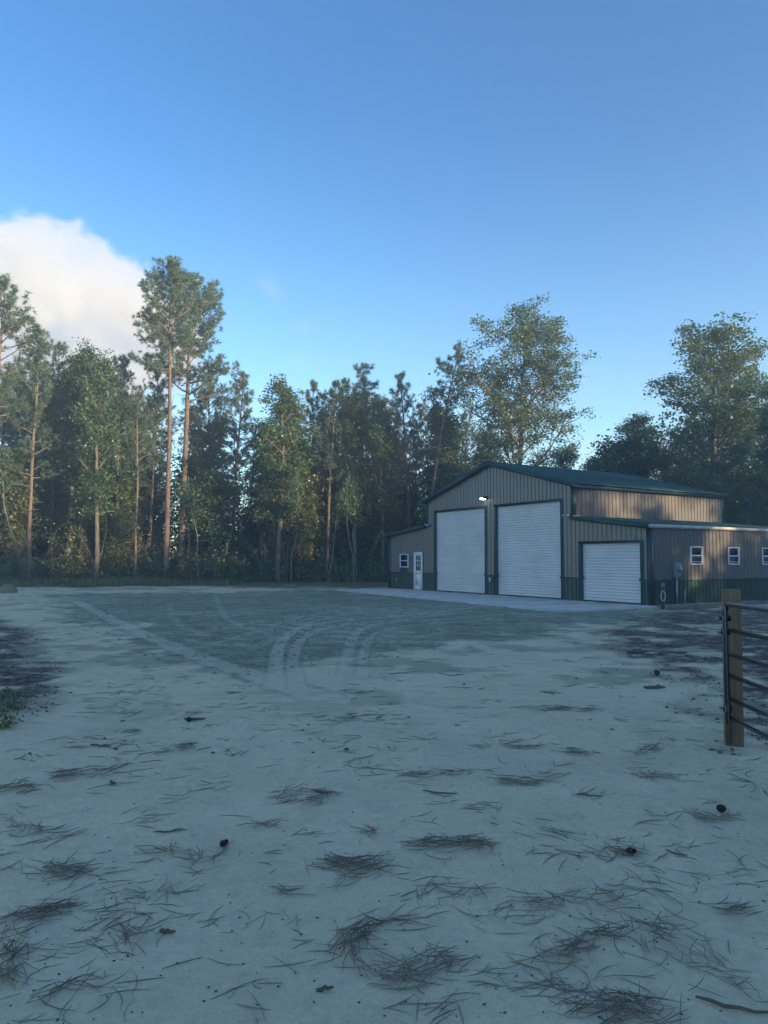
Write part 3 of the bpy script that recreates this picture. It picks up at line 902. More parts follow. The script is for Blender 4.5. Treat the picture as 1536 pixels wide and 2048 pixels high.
def pebbles(n, pts, smin, smax, seed):
    r = np.random.default_rng(seed)
    base = np.array([(1, 0, 0), (-1, 0, 0), (0, 1, 0), (0, -1, 0), (0, 0, 1), (0, 0, -1)], float)
    T = np.array([(0, 2, 4), (2, 1, 4), (1, 3, 4), (3, 0, 4), (2, 0, 5), (1, 2, 5), (3, 1, 5), (0, 3, 5)])
    s = r.uniform(smin, smax, (n, 1, 3)) * np.array([1, 0.8, 0.55])
    V = base[None] * s * r.uniform(0.7, 1.2, (n, 6, 1))
    a = r.uniform(0, 2 * np.pi, n); c, sn = np.cos(a)[:, None], np.sin(a)[:, None]
    x = V[..., 0] * c - V[..., 1] * sn; y = V[..., 0] * sn + V[..., 1] * c
    V = np.stack([x, y, V[..., 2]], -1) + pts[:, None]
    Fc = T[None] + (np.arange(n) * 6)[:, None, None]
    return V.reshape(-1, 3), Fc.reshape(-1, 3)


u_, v_ = RNG.uniform(uR + 0.05, uR + 0.9, 2600), RNG.uniform(0.3, 6.0, 2600)
P = np.stack([X0 + u_ * ca + v_ * sa, Y0 - u_ * sa + v_ * ca, RNG.uniform(-0.04, 0.02, 2600)], -1)
V, Fc = pebbles(2600, P, 0.02, 0.045, 3)
M['stone'] = simple('grey drain stone', (0.30, 0.29, 0.27), 0.85, var=0.4, vscale=9)
tag(link(bpy.data.objects.new('gravel_bed', np_mesh('gravel_bed', V, Fc, M['stone']))), kind='stuff', label='grey drain stone strip along the foot of the side wall', cat='gravel')

# ------------------------------------------------------------------ gate and post
PD = 6.62
pxw = at_depth(1457, PD)
gp = MB().box(-0.076, 0.076, -0.066, 0.066, -0.5, 1.40, 0.006).build('gate_post', M['post'])
gp.location = (pxw, PD, GZ); gp.rotation_euler = (0.0, 0.012, -0.35)
tag(gp, 'square treated pine post holding the black tube gate', 'gate post')
gate = empty('tube_gate', (at_depth(1447, PD - 0.16), PD - 0.16, 0), 0)
gate.rotation_euler = (0, 0, math.atan2(-1.0, -0.030))
tag(gate, 'black tube steel farm gate swung open toward the camera', 'gate')
GL = 3.6
zr = [1.0, 0.785, 0.60, 0.395, 0.225]
m = MB(); rr = 0.095
pts = [(0.0, 0, 0.175), (0.0, 0, 0.7), (0.0, 0, 1.225 - rr)]
pts += [(rr - rr * math.cos(t), 0, 1.225 - rr + rr * math.sin(t)) for t in np.linspace(0.25, math.pi / 2, 6)]
pts += [(GL / 2, 0, 1.225), (GL - rr, 0, 1.225)]
pts += [(GL - rr + rr * math.sin(t), 0, 1.225 - rr + rr * math.cos(t)) for t in np.linspace(0.25, math.pi / 2, 6)]
pts += [(GL, 0, 0.7), (GL, 0, 0.175)]
m.tube(pts, np.full(len(pts), 0.024), 14); m.build('gate_frame', M['black'], gate, True)
for z in zr:
    m = MB(); m.tube([(0.0, 0.0, z), (GL, 0, z)], [0.019, 0.019], 12); m.build('rail', M['black'], gate, True)
for x in (0.058, GL / 2, GL - 0.06):
    m = MB(); m.box(x - 0.017, x + 0.017, -0.029, -0.023, 0.19, 1.21, 0.001); m.build('brace', M['black'], gate)
for x, z in ((0.10, 1.235),):
    m = MB(); m.tube([(-0.13, 0.0, 1.10), (-0.03, 0.0, 1.10)], [0.009, 0.009], 8); m.box(-0.045, 0.045, -0.036, 0.036, 1.075, 1.125, 0.006)
    m.build('gate_clamp', M['black'], gate)
for z in (0.30, 0.98):
    m = MB(); m.box(-0.03, 0.03, -0.03, 0.03, z - 0.03, z + 0.03, 0.004); m.tube([(-0.02, 0, z - 0.02), (-0.15, 0, z - 0.02)], [0.012, 0.012], 8)
    m.build('hinge', M['black'], gate)


# ------------------------------------------------------------------ trees
class Plant:
    def __init__(self, seed): self.r = np.random.default_rng(seed); self.wood = MB(); self.tips = []; self.dirs = []


def curve_path(r, p0, d0, L, n, bend_up=0.0, wob=0.12):
    P = [np.array(p0, float)]; d = np.array(d0, float); d /= np.linalg.norm(d)
    for i in range(n):
        d = d + r.normal(0, wob, 3) + np.array([0, 0, bend_up]); d /= np.linalg.norm(d)
        P.append(P[-1] + d * L / n)
    return np.array(P)


def needles_mesh(C, D, r, per=16, L=(0.20, 0.34), wdt=0.034):
    n = len(C); C = np.repeat(C, per, 0); D = np.repeat(D, per, 0)
    d = r.normal(0, 1, C.shape); d /= np.linalg.norm(d, axis=1, keepdims=True)
    d = d + D * 0.55; d /= np.linalg.norm(d, axis=1, keepdims=True)
    l = r.uniform(*L, (len(C), 1))
    s = np.cross(d, r.normal(0, 1, C.shape)); s /= np.linalg.norm(s, axis=1, keepdims=True) + 1e-9
    V = np.stack([C + s * wdt * .5 + d * 0.02, C - s * wdt * .5 + d * 0.02, C + d * l], 1).reshape(-1, 3)
    return V, np.arange(len(V)).reshape(-1, 3)


def leaves_mesh(C, r, per=12, spread=0.3, size=(0.07, 0.13), flat=0.7):
    C = np.repeat(C, per, 0) + r.normal(0, 1, (len(C) * per, 3)) * np.array([spread, spread, spread * flat])
    n = len(C)
    a = r.uniform(0, 2 * np.pi, n); tilt = r.normal(0.35, 0.5, n)
    d = np.stack([np.cos(a) * np.cos(tilt), np.sin(a) * np.cos(tilt), -np.sin(tilt)], -1)
    s = np.cross(d, np.array([0, 0, 1.0]) + r.normal(0, 0.5, (n, 3))); s /= np.linalg.norm(s, axis=1, keepdims=True) + 1e-9
    l = r.uniform(*size, (n, 1))
    V = np.stack([C - d * l * .6, C + s * l * .42, C + d * l * .7, C - s * l * .42], 1).reshape(-1, 3)
    return V, np.arange(len(V)).reshape(-1, 4)


def pine(name, seed, H, base, R, shape, nbr, r0=0.17, bend=0.010, lean=(0, 0), extra=(), per=17, dens=1.0, stubs=10, bark='pine_bark', leafm='needles', up=0.5):
    pl = Plant(seed); r = pl.r
    n = 16; tr = curve_path(r, (0, 0, -0.3), (lean[0] * .3, lean[1] * .3, 1), H * 0.985 + 0.3, n, 0, bend)
    tt = np.linspace(0, 1, n + 1)
    tr[:, 0] += lean[0] * H * tt ** 1.6 * 0.5; tr[:, 1] += lean[1] * H * tt ** 1.6 * 0.5
    tr[:, 2] = -0.3 + (H * 0.985 + 0.3) * tt
    rad = r0 * (1 - tt) ** 0.75 + 0.018; rad[0] *= 1.5; rad[1] *= 1.05
    pl.wood.tube(tr, rad, 9)
    at = lambda t: np.array([np.interp(t, tt, tr[:, k]) for k in range(3)])
    C, D = [], []

    def branch(t, az_, L, el_, thick):
        p0 = at(t); d0 = np.array([math.cos(az_) * math.cos(el_), math.sin(az_) * math.cos(el_), math.sin(el_)])
        P = curve_path(r, p0, d0, L, 6, 0.05, 0.10)
        pl.wood.tube(P, np.linspace(thick, 0.012, 7), 5, cap=False)
        ns = max(3, int(L * 4.6 * dens))
        for k in range(ns):
            s = 0.28 + 0.72 * (k + r.random()) / ns
            q = np.array([np.interp(s * 6, np.arange(7), P[:, j]) for j in range(3)])
            dd = P[min(6, int(s * 6) + 1)] - P[min(5, int(s * 6))]; dd /= np.linalg.norm(dd)
            side = r.normal(0, 0.75, 3) + np.array([0, 0, up * 0.5]); d2 = dd * 0.8 + side; d2 /= np.linalg.norm(d2)
            l2 = L * r.uniform(0.10, 0.30) * (1.25 - s * .6) + 0.12
            Q = curve_path(r, q, d2, l2, 2, 0.15, 0.1)
            if l2 > 0.35: pl.wood.tube(Q, [0.016, 0.011, 0.006], 3, cap=False)
            for m_ in (Q[1], Q[2], Q[2] + r.normal(0, .10, 3)):
                C.append(m_); D.append(d2 * .6 + np.array([0, 0, .4]))
        C.append(P[-1]); D.append(dd)
    az0 = r.uniform(0, 6.28)
    for i in range(nbr):
        t = base + (1 - base) * ((i + r.random() * 0.8) / nbr) * 0.985
        f = (t - base) / (1 - base)
        az0 += 2.4 + r.normal(0, .4)
        L = R * shape(f) * r.uniform(0.55, 1.12)
        branch(t, az0, max(0.35, L), r.uniform(0.05, 0.35) + f * 0.75, 0.02 + 0.045 * r0 / 0.17 * (1 - f) * L / R)
    for (t, az_, L, el_) in extra: branch(t, az_, L, el_, 0.075)
    for k in range(stubs):      # bare dead limbs under the crown
        t = r.uniform(base * 0.35, base * 1.0); az_ = r.uniform(0, 6.28); el_ = r.uniform(-0.2, 0.5)
        P = curve_path(r, at(t), (math.cos(az_), math.sin(az_), el_), r.uniform(0.4, 1.9), 4, 0.02, 0.16)
        pl.wood.tube(P, np.linspace(0.025, 0.006, 5), 4, cap=False)
    C.append(tr[-1]); D.append(np.array([0, 0, 1.0]))
    V, Fc = needles_mesh(np.array(C), np.array(D), r, per)
    return dict(H=H, trunk=pl.wood.mesh('trunk', M[bark], True), crown=np_mesh('crown', V, Fc, M[leafm]), ntip=len(C))


def hardwood(name, seed, H, base, R, nlimb, shape, per=14, spread=0.20, r0=0.16, bend=0.02, size=(0.09, 0.17), bark='grey_bark', leafm='leaves', dens=1.0, up=0.55, sub=6, lean=(0, 0)):
    pl = Plant(seed); r = pl.r
    n = 16; tt = np.linspace(0, 1, n + 1)
    tr = curve_path(r, (0, 0, -0.3), (0, 0, 1), H + 0.1, n, 0, bend)
    tr[:, 2] = -0.3 + (H + 0.1) * tt * 0.97
    tr[:, 0] += lean[0] * H * tt ** 1.5; tr[:, 1] += lean[1] * H * tt ** 1.5
    rad = r0 * (1 - tt) ** 0.8 + 0.015; rad[0] *= 1.5
    pl.wood.tube(tr, rad, 9)
    at = lambda t: np.array([np.interp(t, tt, tr[:, k]) for k in range(3)])
    C = []; az0 = r.uniform(0, 6.28)
    for i in range(nlimb):
        f = (i + r.random() * .7) / nlimb; t = base + (0.98 - base) * f
        az0 += 2.4 + r.normal(0, .5)
        L = max(0.5, R * shape(f) * r.uniform(0.45, 1.28)); el_ = up * r.uniform(0.6, 1.3) + f * 0.45
        d0 = np.array([math.cos(az_ := az0) * math.cos(el_), math.sin(az_) * math.cos(el_), math.sin(el_)])
        P = curve_path(r, at(t), d0, L, 7, 0.04, 0.14)
        th = 0.022 + r0 * 0.32 * (1 - f)
        pl.wood.tube(P, np.linspace(th, 0.012, 8), 5, cap=False)
        ns = max(3, int(sub * L * 0.55 * dens) + 2)
        for k in range(ns):
            s = 0.25 + 0.75 * (k + r.random()) / ns
            q = np.array([np.interp(s * 7, np.arange(8), P[:, j]) for j in range(3)])
            d2 = d0 * 0.5 + r.normal(0, 0.75, 3) + np.array([0, 0, .2]); d2 /= np.linalg.norm(d2)
            l2 = L * r.uniform(0.2, 0.45) * (1.2 - 0.6 * s) + 0.2
            Q = curve_path(r, q, d2, l2, 4, 0.03, 0.22)
            pl.wood.tube(Q, np.linspace(th * 0.4, 0.006, 5), 4, cap=False)
            for w_ in (3, 4):
                C.append(Q[w_] + r.normal(0, 0.08, 3)); C.append(Q[w_] + r.normal(0, 0.22, 3))
        C.append(P[-1])
    C.append(tr[-1])
    V, Fc = leaves_mesh(np.array(C), r, per, spread, size)
    return dict(H=H, trunk=pl.wood.mesh('trunk', M[bark], True), crown=np_mesh('crown', V, Fc, M[leafm]), ntip=len(C))


cone = lambda f: (0.55 + 0.65 * math.sin(min(1, f * 1.6 + 0.25) * math.pi * 0.5)) * (1 - f) ** 0.7 + 0.12
oval = lambda f: math.sin((f * 0.86 + 0.12) * math.pi) ** 0.7
flat = lambda f: (0.75 + 0.3 * math.sin(f * 3.0)) * (1 - f ** 3) + 0.08
PR = {}
PR['tallA'] = pine('pine', 11, 25.0, 0.66, 3.1, oval, 46, 0.21, 0.006, extra=((0.655, 3.3, 3.0, 0.15), (0.67, 2.6, 2.6, 0.2)), dens=1.5, per=20)
PR['tallB'] = pine('pine', 12, 23.0, 0.66, 3.3, oval, 44, 0.25, 0.010, extra=((0.60, 0.25, 4.3, 0.35), (0.62, -0.5, 3.9, 0.25), (0.66, 0.5, 3.8, 0.3), (0.63, 2.9, 3.0, 0.3)), dens=1.5, per=20, stubs=5)
PR['pineC'] = pine('pine', 13, 17.0, 0.50, 2.4, cone, 40, 0.14, 0.010, dens=1.0)
PR['pineD'] = pine('pine', 14, 17.0, 0.42, 2.1, oval, 46, 0.15, 0.008, dens=1.1)
PR['pineE'] = pine('pine', 15, 18.0, 0.55, 2.9, flat, 38, 0.16, 0.014, dens=1.2)
PR['lean'] = pine('pine', 16, 18.5, 0.72, 2.0, oval, 20, 0.15, 0.012, lean=(0.20, 0), dens=1.15, stubs=4, extra=((0.80, 3.2, 1.6, 0.1), (0.83, 0.0, 1.8, 0.1)))
PR['thin'] = pine('pine', 17, 16.0, 0.55, 1.5, cone, 26, 0.10, 0.018, dens=0.9, stubs=22)
PR['ragged'] = pine('pine', 18, 17.5, 0.38, 1.9, flat, 30, 0.13, 0.022, dens=1.0, stubs=16)
PR['hardA'] = hardwood('tree', 21, 16.0, 0.38, 2.5, 30, oval, dens=1.0)
PR['hardB'] = hardwood('tree', 22, 15.0, 0.30, 2.1, 34, oval, dens=0.95)
PR['hardC'] = hardwood('tree', 23, 13.0, 0.32, 2.1, 28, flat, dens=1.0)
PR['gum'] = hardwood('tree', 24, 19.0, 0.36, 4.6, 32, lambda f: 1.08 * math.sin((f * 0.72 + 0.28) * math.pi) ** 0.55 + 0.12, per=18, spread=0.20, r0=0.20, dens=0.95, leafm='gum', size=(0.09, 0.15), up=0.75)
PR['oak'] = hardwood('tree', 25, 18.5, 0.25, 4.6, 40, oval, per=14, spread=0.20, r0=0.22, dens=0.72, size=(0.11, 0.19), up=0.6)
PR['under'] = hardwood('tree', 26, 7.5, 0.10, 2.3, 24, oval, per=13, spread=0.30, r0=0.07, size=(0.11, 0.19))
PR['under2'] = hardwood('tree', 27, 6.0, 0.06, 2.0, 22, flat, per=13, spread=0.32, r0=0.06, size=(0.09, 0.16), leafm='shrub')
PR['sapling'] = hardwood('tree', 28, 8.0, 0.60, 0.8, 9, flat, per=6, spread=0.22, r0=0.055, bend=0.10, dens=0.6)
PR['sapling2'] = hardwood('tree', 29, 10.0, 0.62, 1.0, 10, flat, per=6, spread=0.24, r0=0.07, bend=0.07, dens=0.6, lean=(-0.10, 0))


def tree(name, proto, x, y, H, rz, label, cat, group=None, sx=1.0, tilt=0.0):
    p = PR[proto]; s = H / p['H']
    o = bpy.data.objects.new(name, None); o.empty_display_size = 0.3; link(o)
    o.location = (x, y, -0.06); o.scale = (s * sx, s * sx, s); o.rotation_euler = (0, tilt, rz)
    link(bpy.data.objects.new('trunk', p['trunk']), o)
    link(bpy.data.objects.new('crown', p['crown']), o)
    return tag(o, label, cat, group)


FG = 'trees along the front edge of the woods'
# (name, prototype, px of base, depth, py of top, rotation, width scale, tilt, label)
front = [
    ('pine_tree', 'pineE', -14, 50, 556, 0.4, 1.15, 0.0, 'tall dark pine cut by the left edge of the picture'),
    ('pine_tree', 'ragged', 60, 50.5, 648, 1.2, 1.0, -0.01, 'crooked pine with sunlit yellow-green tufts hanging down its trunk'),
    ('young_tree', 'sapling2', 43, 49.5, 880, 0.0, 1.0, 0.0, 'bare slender stem bending left at the far left wood edge'),
    ('broadleaf_tree', 'hardA', 133, 55, 690, 0.3, 1.1, 0.0, 'forked broadleaf tree with pale limbs left of the twin tall pines'),
    ('broadleaf_tree', 'hardB', 193, 52, 700, 2.2, 0.95, 0.012, 'pale-stemmed broadleaf tree with many short dead side branches'),
    ('young_tree', 'thin', 272, 53, 765, 4.0, 0.9, 0.01, 'thin wavy-stemmed pine just left of the twin tall pines'),
    ('pine_tree', 'tallA', 332, 53, 517, 0.0, 1.0, 0.004, 'tallest pine of all, straight bare trunk, left of the twin pair'),
    ('pine_tree', 'tallB', 361, 57, 553, 0.0, 1.05, 0.010, 'right-hand tall pine with reddish trunk and low limb reaching right'),
    ('young_tree', 'sapling', 400, 50, 960, 1.0, 0.9, 0.0, 'short pale sapling with a kinked stem right of the twin tall pines'),
    ('pine_tree', 'pineC', 461, 58, 738, 0.8, 1.0, 0.0, 'solitary-looking pine with open crown against pinkish cloud'),
    ('broadleaf_tree', 'hardB', 557, 53, 745, 5.0, 1.15, 0.006, 'dense dark broadleaf tree with wispy top, tallest left of the pine cluster'),
    ('young_tree', 'sapling2', 582, 52, 930, 2.0, 0.8, 0.03, 'slim young tree close beside the wispy-topped broadleaf'),
    ('pine_tree', 'pineD', 628, 60, 765, 1.9, 1.0, 0.0, 'low round-topped pine right of the wispy-topped broadleaf tree'),
    ('pine_tree', 'pineE', 686, 58, 757, 2.6, 1.0, 0.0, 'pine with bare orange upper trunk and spreading flat crown'),
    ('pine_tree', 'pineD', 741, 58, 725, 0.2, 1.15, 0.0, 'dense bushy pine, the highest of the middle cluster'),
    ('young_tree', 'sapling', 657, 52, 985, 3.0, 0.85, 0.0, 'thin sapling on the wood edge under the orange-trunked pine'),
    ('young_tree', 'sapling2', 708, 51, 940, 5.2, 0.8, 0.02, 'thin sapling nearest the left end of the barn'),
    ('pine_tree', 'pineC', 822, 57, 745, 3.6, 1.0, 0.0, 'small-crowned pine left of the leaning pine behind the barn'),
    ('pine_tree', 'lean', 843, 55, 690, 0.0, 1.0, 0.0, 'wind-leaning pine tilting right above the barn lean-to'),
    ('broadleaf_tree', 'hardC', 905, 58, 795, 0.7, 1.2, 0.0, 'rounded broadleaf tree between the leaning pine and the airy sweetgum'),
    ('sweetgum_tree', 'gum', 1032, 52, 645, 0.0, 1.24, 0.0, 'tall airy pale-green sweetgum rising behind the barn ridge'),
    ('oak_tree', 'oak', 1425, 50, 640, 0.6, 1.28, 0.0, 'huge full-crowned oak behind the right end of the barn roof'),
    ('broadleaf_tree', 'hardA', 1300, 54, 812, 1.4, 1.35, 0.0, 'lower bushy tree standing against the left side of the huge oak'),
    ('broadleaf_tree', 'hardB', 1545, 46, 790, 2.0, 1.1, 0.0, 'brownish broadleaf tree at the right edge of the picture'),
    ('broadleaf_tree', 'hardC', 1375, 60, 830, 2.9, 1.2, 0.0, 'dark low tree under the left of the huge oak crown'),
    ('broadleaf_tree', 'hardC', 1120, 60, 880, 3.9, 1.2, 0.0, 'low tree at the right foot of the airy sweetgum'),
    ('broadleaf_tree', 'hardA', 965, 62, 850, 4.9, 1.1, 0.0, 'mid-green tree at the left foot of the airy sweetgum'),
    ('broadleaf_tree', 'hardA', 95, 60, 745, 4.4, 1.0, 0.0, 'leafy tree filling the gap behind the crooked yellow-green pine'),
    ('broadleaf_tree', 'hardC', 230, 60, 770, 5.7, 1.2, 0.0, 'shaded bushy tree left of the twin tall pines, behind the wavy stem'),
    ('pine_tree', 'thin', 500, 62, 850, 0.9, 1.1, 0.0, 'small thin pine between the open-crowned pine and the wispy broadleaf'),
    ('broadleaf_tree', 'hardB', 420, 60, 830, 1.9, 1.1, 0.0, 'shaded broadleaf tree filling the space right of the twin tall pines'),
    ('broadleaf_tree', 'hardB', 165, 56, 682, 0.9, 1.0, 0.0, 'tall narrow tree topping the left canopy beneath the cloud'),
    ('pine_tree', 'pineD', 100, 57, 690, 2.9, 0.95, 0.0, 'dark pine standing between the crooked pine and forked broadleaf'),
    ('pine_tree', 'pineE', 235, 58, 712, 1.1, 0.9, 0.0, 'flat-topped pine directly left of the tallest pine trunk'),
    ('pine_tree', 'pineD', 300, 59, 735, 5.1, 0.95, 0.0, 'bushy shorter pine showing between the wavy stem and tallest pine'),
    ('pine_tree', 'pineE', 412, 60, 752, 3.3, 1.0, 0.0, 'shorter spreading pine under the low limb of the right-hand tall pine'),
    ('broadleaf_tree', 'hardA', 588, 57, 768, 3.0, 1.0, 0.0, 'leafy tree joined to the right side of the wispy broadleaf'),
    ('pine_tree', 'pineC', 655, 56, 763, 5.5, 1.05, 0.0, 'pointed pine between the round-topped pine and orange-trunked pine'),
    ('broadleaf_tree', 'hardB', 712, 56, 775, 0.2, 1.0, 0.0, 'broadleaf tree filling in below the orange-trunked pine crown'),
    ('broadleaf_tree', 'hardA', 768, 56, 778, 1.8, 0.95, 0.0, 'broadleaf tree hugging the right side of the bushiest pine'),
    ('broadleaf_tree', 'hardB', 872, 60, 800, 4.1, 1.1, 0.0, 'leafy tree directly behind the leaning pine trunk'),
    ('broadleaf_tree', 'hardB', 520, 60, 835, 2.4, 1.0, 0.0, 'lower tree closing the dip left of the wispy-topped broadleaf'),
    ('oak_tree', 'oak', 1500, 56, 690, 3.6, 1.0, 0.0, 'second big oak overlapping the right side of the huge oak'),
    ('broadleaf_tree', 'hardA', 1255, 62, 868, 0.5, 1.2, 0.0, 'small rounded tree at the right end of the low sky gap'),
    ('broadleaf_tree', 'hardC', 1185, 64, 900, 5.0, 1.3, 0.0, 'low bushy tree in the middle of the low sky gap'),
    ('broadleaf_tree', 'hardC', 780, 62, 870, 2.7, 1.2, 0.0, 'leafy tree between the bushiest pine and the small-crowned pine'),
]
for nm, pr, bx_, D_, ty, rz, sx, tl, lb in front:
    x = at_depth(bx_, D_)
    cat = {'pine_tree': 'pine tree', 'young_tree': 'young tree', 'sweetgum_tree': 'sweetgum tree', 'oak_tree': 'oak tree'}.get(nm, 'tree')
    tree(nm, pr, x, D_, height_at(ty, D_) * 1.0, rz, lb, cat, None, sx, tl)

# trees deeper in: four stretches of wood, each stretch alike in the shade
stretches = [(-60, 60, 'behind the crooked pine'), (60, 170, 'behind the forked broadleaf'), (170, 310, 'left of the twin tall pines'),
             (385, 450, 'just right of the twin tall pines'), (480, 600, 'behind the wispy-topped broadleaf'), (600, 720, 'behind the orange-trunked pine'),
             (720, 850, 'behind the leaning pine'), (850, 980, 'behind the barn left gable'), (980, 1110, 'behind the airy sweetgum'), (1110, 1240, 'in the low sky gap'),
             (1240, 1380, 'left of the huge oak'), (1380, 1500, 'behind the huge oak'), (1500, 1640, 'at the right picture edge')]
tops = [(-60, 660), (60, 710), (150, 715), (250, 730), (330, 750), (420, 780), (520, 830), (600, 775), (700, 765), (800, 770), (900, 810), (1000, 840), (1100, 890), (1180, 915), (1240, 895), (1300, 850), (1400, 760), (1500, 800), (1640, 760)]
rr_ = random.Random(5)
for a_, b_, where in stretches:
    n_ = max(3, int((b_ - a_) / 22))
    for i in range(n_):
        px = a_ + (b_ - a_) * (i + rr_.random()) / n_
        D_ = rr_.uniform(59, 84); pr = rr_.choice(['pineC', 'thin', 'thin', 'pineE', 'hardB', 'ragged', 'pineC', 'ragged'])
        ty = np.interp(px, [t[0] for t in tops], [t[1] for t in tops]) + rr_.uniform(0, 105)
        kind = 'pine' if pr[:4] != 'hard' else 'broadleaf tree'
        tree('pine_tree' if kind == 'pine' else 'broadleaf_tree', pr, at_depth(px, D_), D_, height_at(ty, D_), rr_.uniform(0, 6.28),
             'shaded %s deep in the wood %s' % (kind, where), 'pine tree' if kind == 'pine' else 'tree', 'shaded %ss deep in the wood %s' % (kind, where), rr_.uniform(0.85, 1.1))
    for i in range(int(n_ * 1.2)):     # understorey trees
        px = a_ + (b_ - a_) * (i + rr_.random()) / (n_ * 1.2)
        if 860 < px < 1240 and rr_.random() < .5: continue
        D_ = rr_.uniform(54, 68)
        tree('understorey_tree', rr_.choice(['under', 'under2']), at_depth(px, D_), D_, rr_.uniform(4.5, 11.0), rr_.uniform(0, 6.28),
             'low leafy understorey tree %s' % where, 'tree', 'understorey trees %s' % where, rr_.uniform(0.9, 1.25))

# undergrowth, and the wood that closes the view behind it


def scatter_leaves(name, n, fx, size, spread, per, m_, seed, label, cat='undergrowth'):
    r = np.random.default_rng(seed)
    C = fx(r, n)
    V, Fc = leaves_mesh(C, r, per, spread, size, 0.8)
    return tag(link(bpy.data.objects.new(name, np_mesh(name, V, Fc, m_))), label, cat, kind='stuff')


def under_pts(r, n):
    px = r.uniform(-150, 1700, n); D_ = 50.5 + r.random(n) ** 0.8 * 16
    h = 0.25 + 2.6 * vnoise(px / 34.0, D_ * 0.5, 4) * np.interp(D_, [50, 54, 66], [0.35, 0.9, 1.5])
    X = (px - 768) / F * D_
    return np.stack([X, D_, r.random(n) ** 0.7 * h], -1)


def back_pts(r, n):
    px = r.uniform(-200, 1750, n); D_ = r.uniform(86, 104, n)
    top = 7.0 + 9.5 * fbm(px / 45.0, D_ * 0.08, 3, 6)
    return np.stack([(px - 768) / F * D_, D_, r.random(n) ** 0.85 * top], -1)


scatter_leaves('undergrowth', 9000, under_pts, (0.10, 0.20), 0.32, 9, M['shrub'], 41, 'dark tangled undergrowth filling the foot of the woods')
scatter_leaves('far_woods', 17000, back_pts, (0.18, 0.36), 0.6, 7, M['leaves'], 42, 'dense far wood closing the view behind the trunks', 'woods')
# thin bare stems standing in the undergrowth
r = np.random.default_rng(9)
for i in range(46):
    px = r.uniform(0, 850); D_ = r.uniform(49.8, 56)
    m = MB(); h = r.uniform(1.8, 5.5)
    P = curve_path(r, (0, 0, -0.1), (r.normal(0, .15), r.normal(0, .1), 1), h, 7, 0, 0.10)
    m.tube(P, np.linspace(r.uniform(0.018, 0.035), 0.006, 8), 5)
    for k in range(4):
        j = r.integers(3, 7); m.tube(curve_path(r, P[j], (r.normal(), r.normal(), .6), r.uniform(.3, 1.1), 3, 0, .15), [0.010, 0.008, 0.006, 0.004], 3)
    o = m.build('bare_stem', M['grey_bark'], None, True); o.location = (at_depth(px, D_), D_, -0.05)
    side = 'left of the twin tall pines' if px < 340 else ('between the twin tall pines and the barn')
    tag(o, 'thin leafless stem on the wood edge ' + side, 'bare stem', 'leafless stems on the wood edge ' + side)
# shrubs on the edge
sh = [(600 - 0, 0)]
shrub_proto = [hardwood('shrub', 60 + k, 1.7, 0.02, 1.1, 16, flat, per=10, spread=0.16, r0=0.03, size=(0.06, 0.11), leafm=lm, dens=1.2) for k, lm in enumerate(('shrub', 'gum', 'shrub'))]
for k, q in enumerate(shrub_proto): PR['shrub%d' % k] = q
for i, (px, py, h, k, lb) in enumerate([
        (215, 1158, 1.9, 0, 'leafy green shrub under the pale-stemmed broadleaf tree'), (300, 1160, 1.3, 2, 'low shrub just left of the tallest pine trunk'),
        (372, 1160, 2.3, 0, 'golden-brown brushy shrub right of the tallest pine trunk'), (425, 1163, 1.5, 2, 'low brownish bush right of the kinked sapling'),
        (475, 1162, 1.7, 1, 'bright yellow-green bush left of the bare sandy corner'), (140, 1162, 1.6, 0, 'dark bush at the foot of the forked broadleaf tree'),
        (20, 1168, 1.5, 2, 'dark bush at the far left wood edge'), (85, 1166, 1.2, 0, 'small bush beside the crooked pine trunk'),
        (262, 1160, 1.5, 1, 'green bush at the foot of the wavy-stemmed pine'), (525, 1158, 1.3, 2, 'small dark bush left of the wispy-topped broadleaf trunk'),
        (620, 1156, 1.2, 0, 'small dark bush between the slim trunks'), (752, 1157, 1.6, 2, 'dark bush close to the barn left end')]):
    g_ = ground_at(px, py)
    tree('shrub', 'shrub%d' % k, g_[0], g_[1], h, i * 1.3, lb, 'shrub')

# unseen wood right of and behind the camera, added to shade the yard


def shade_wood_pts(r, n):
    a = r.uniform(-50, 74, n); d = r.uniform(34, 52, n)
    # along a line square to the sunlight
    sx, sy = math.sin(SUN_AZ), math.cos(SUN_AZ)
    X = sx * d - sy * a * -1; Y = sy * d - sx * a * -1
    X = sx * d + (-sy) * a; Y = sy * d + sx * a
    X = X + 8
    top = 16.5 + 7.0 * fbm(a / 5.0, d * 0.12, 3, 61)
    z = r.random(n) ** 0.95 * top
    zr = z - (d + 8 * sx) * math.tan(SUN_EL)      # height at which a sunbeam through this place comes down over the yard
    hole = vnoise(a * 0.62, zr * 0.62, 88) * 0.72 + vnoise(a * 1.9, zr * 1.9, 89) * 0.28
    thin = np.interp(zr, [7.2, 9.0, 12.0], [0.0, 0.52, 0.62])
    gap = np.interp(a, [21.5, 22.5, 32, 33], [0, 1, 1, 0]) * np.interp(zr, [0.6, 1.3, 6.6, 7.1], [0, 0.61, 0.66, 0.0])  # gaps shaped into the leaves so sun dapples the barn side wall
    keep = hole > np.maximum(thin, gap)
    return np.stack([X, Y, z], -1)[keep]


scatter_leaves('shade_woods', 52000, shade_wood_pts, (0.32, 0.56), 0.55, 7, M['leaves'], 43, 'unseen wood added right of the yard, shaped to shade it', 'woods')

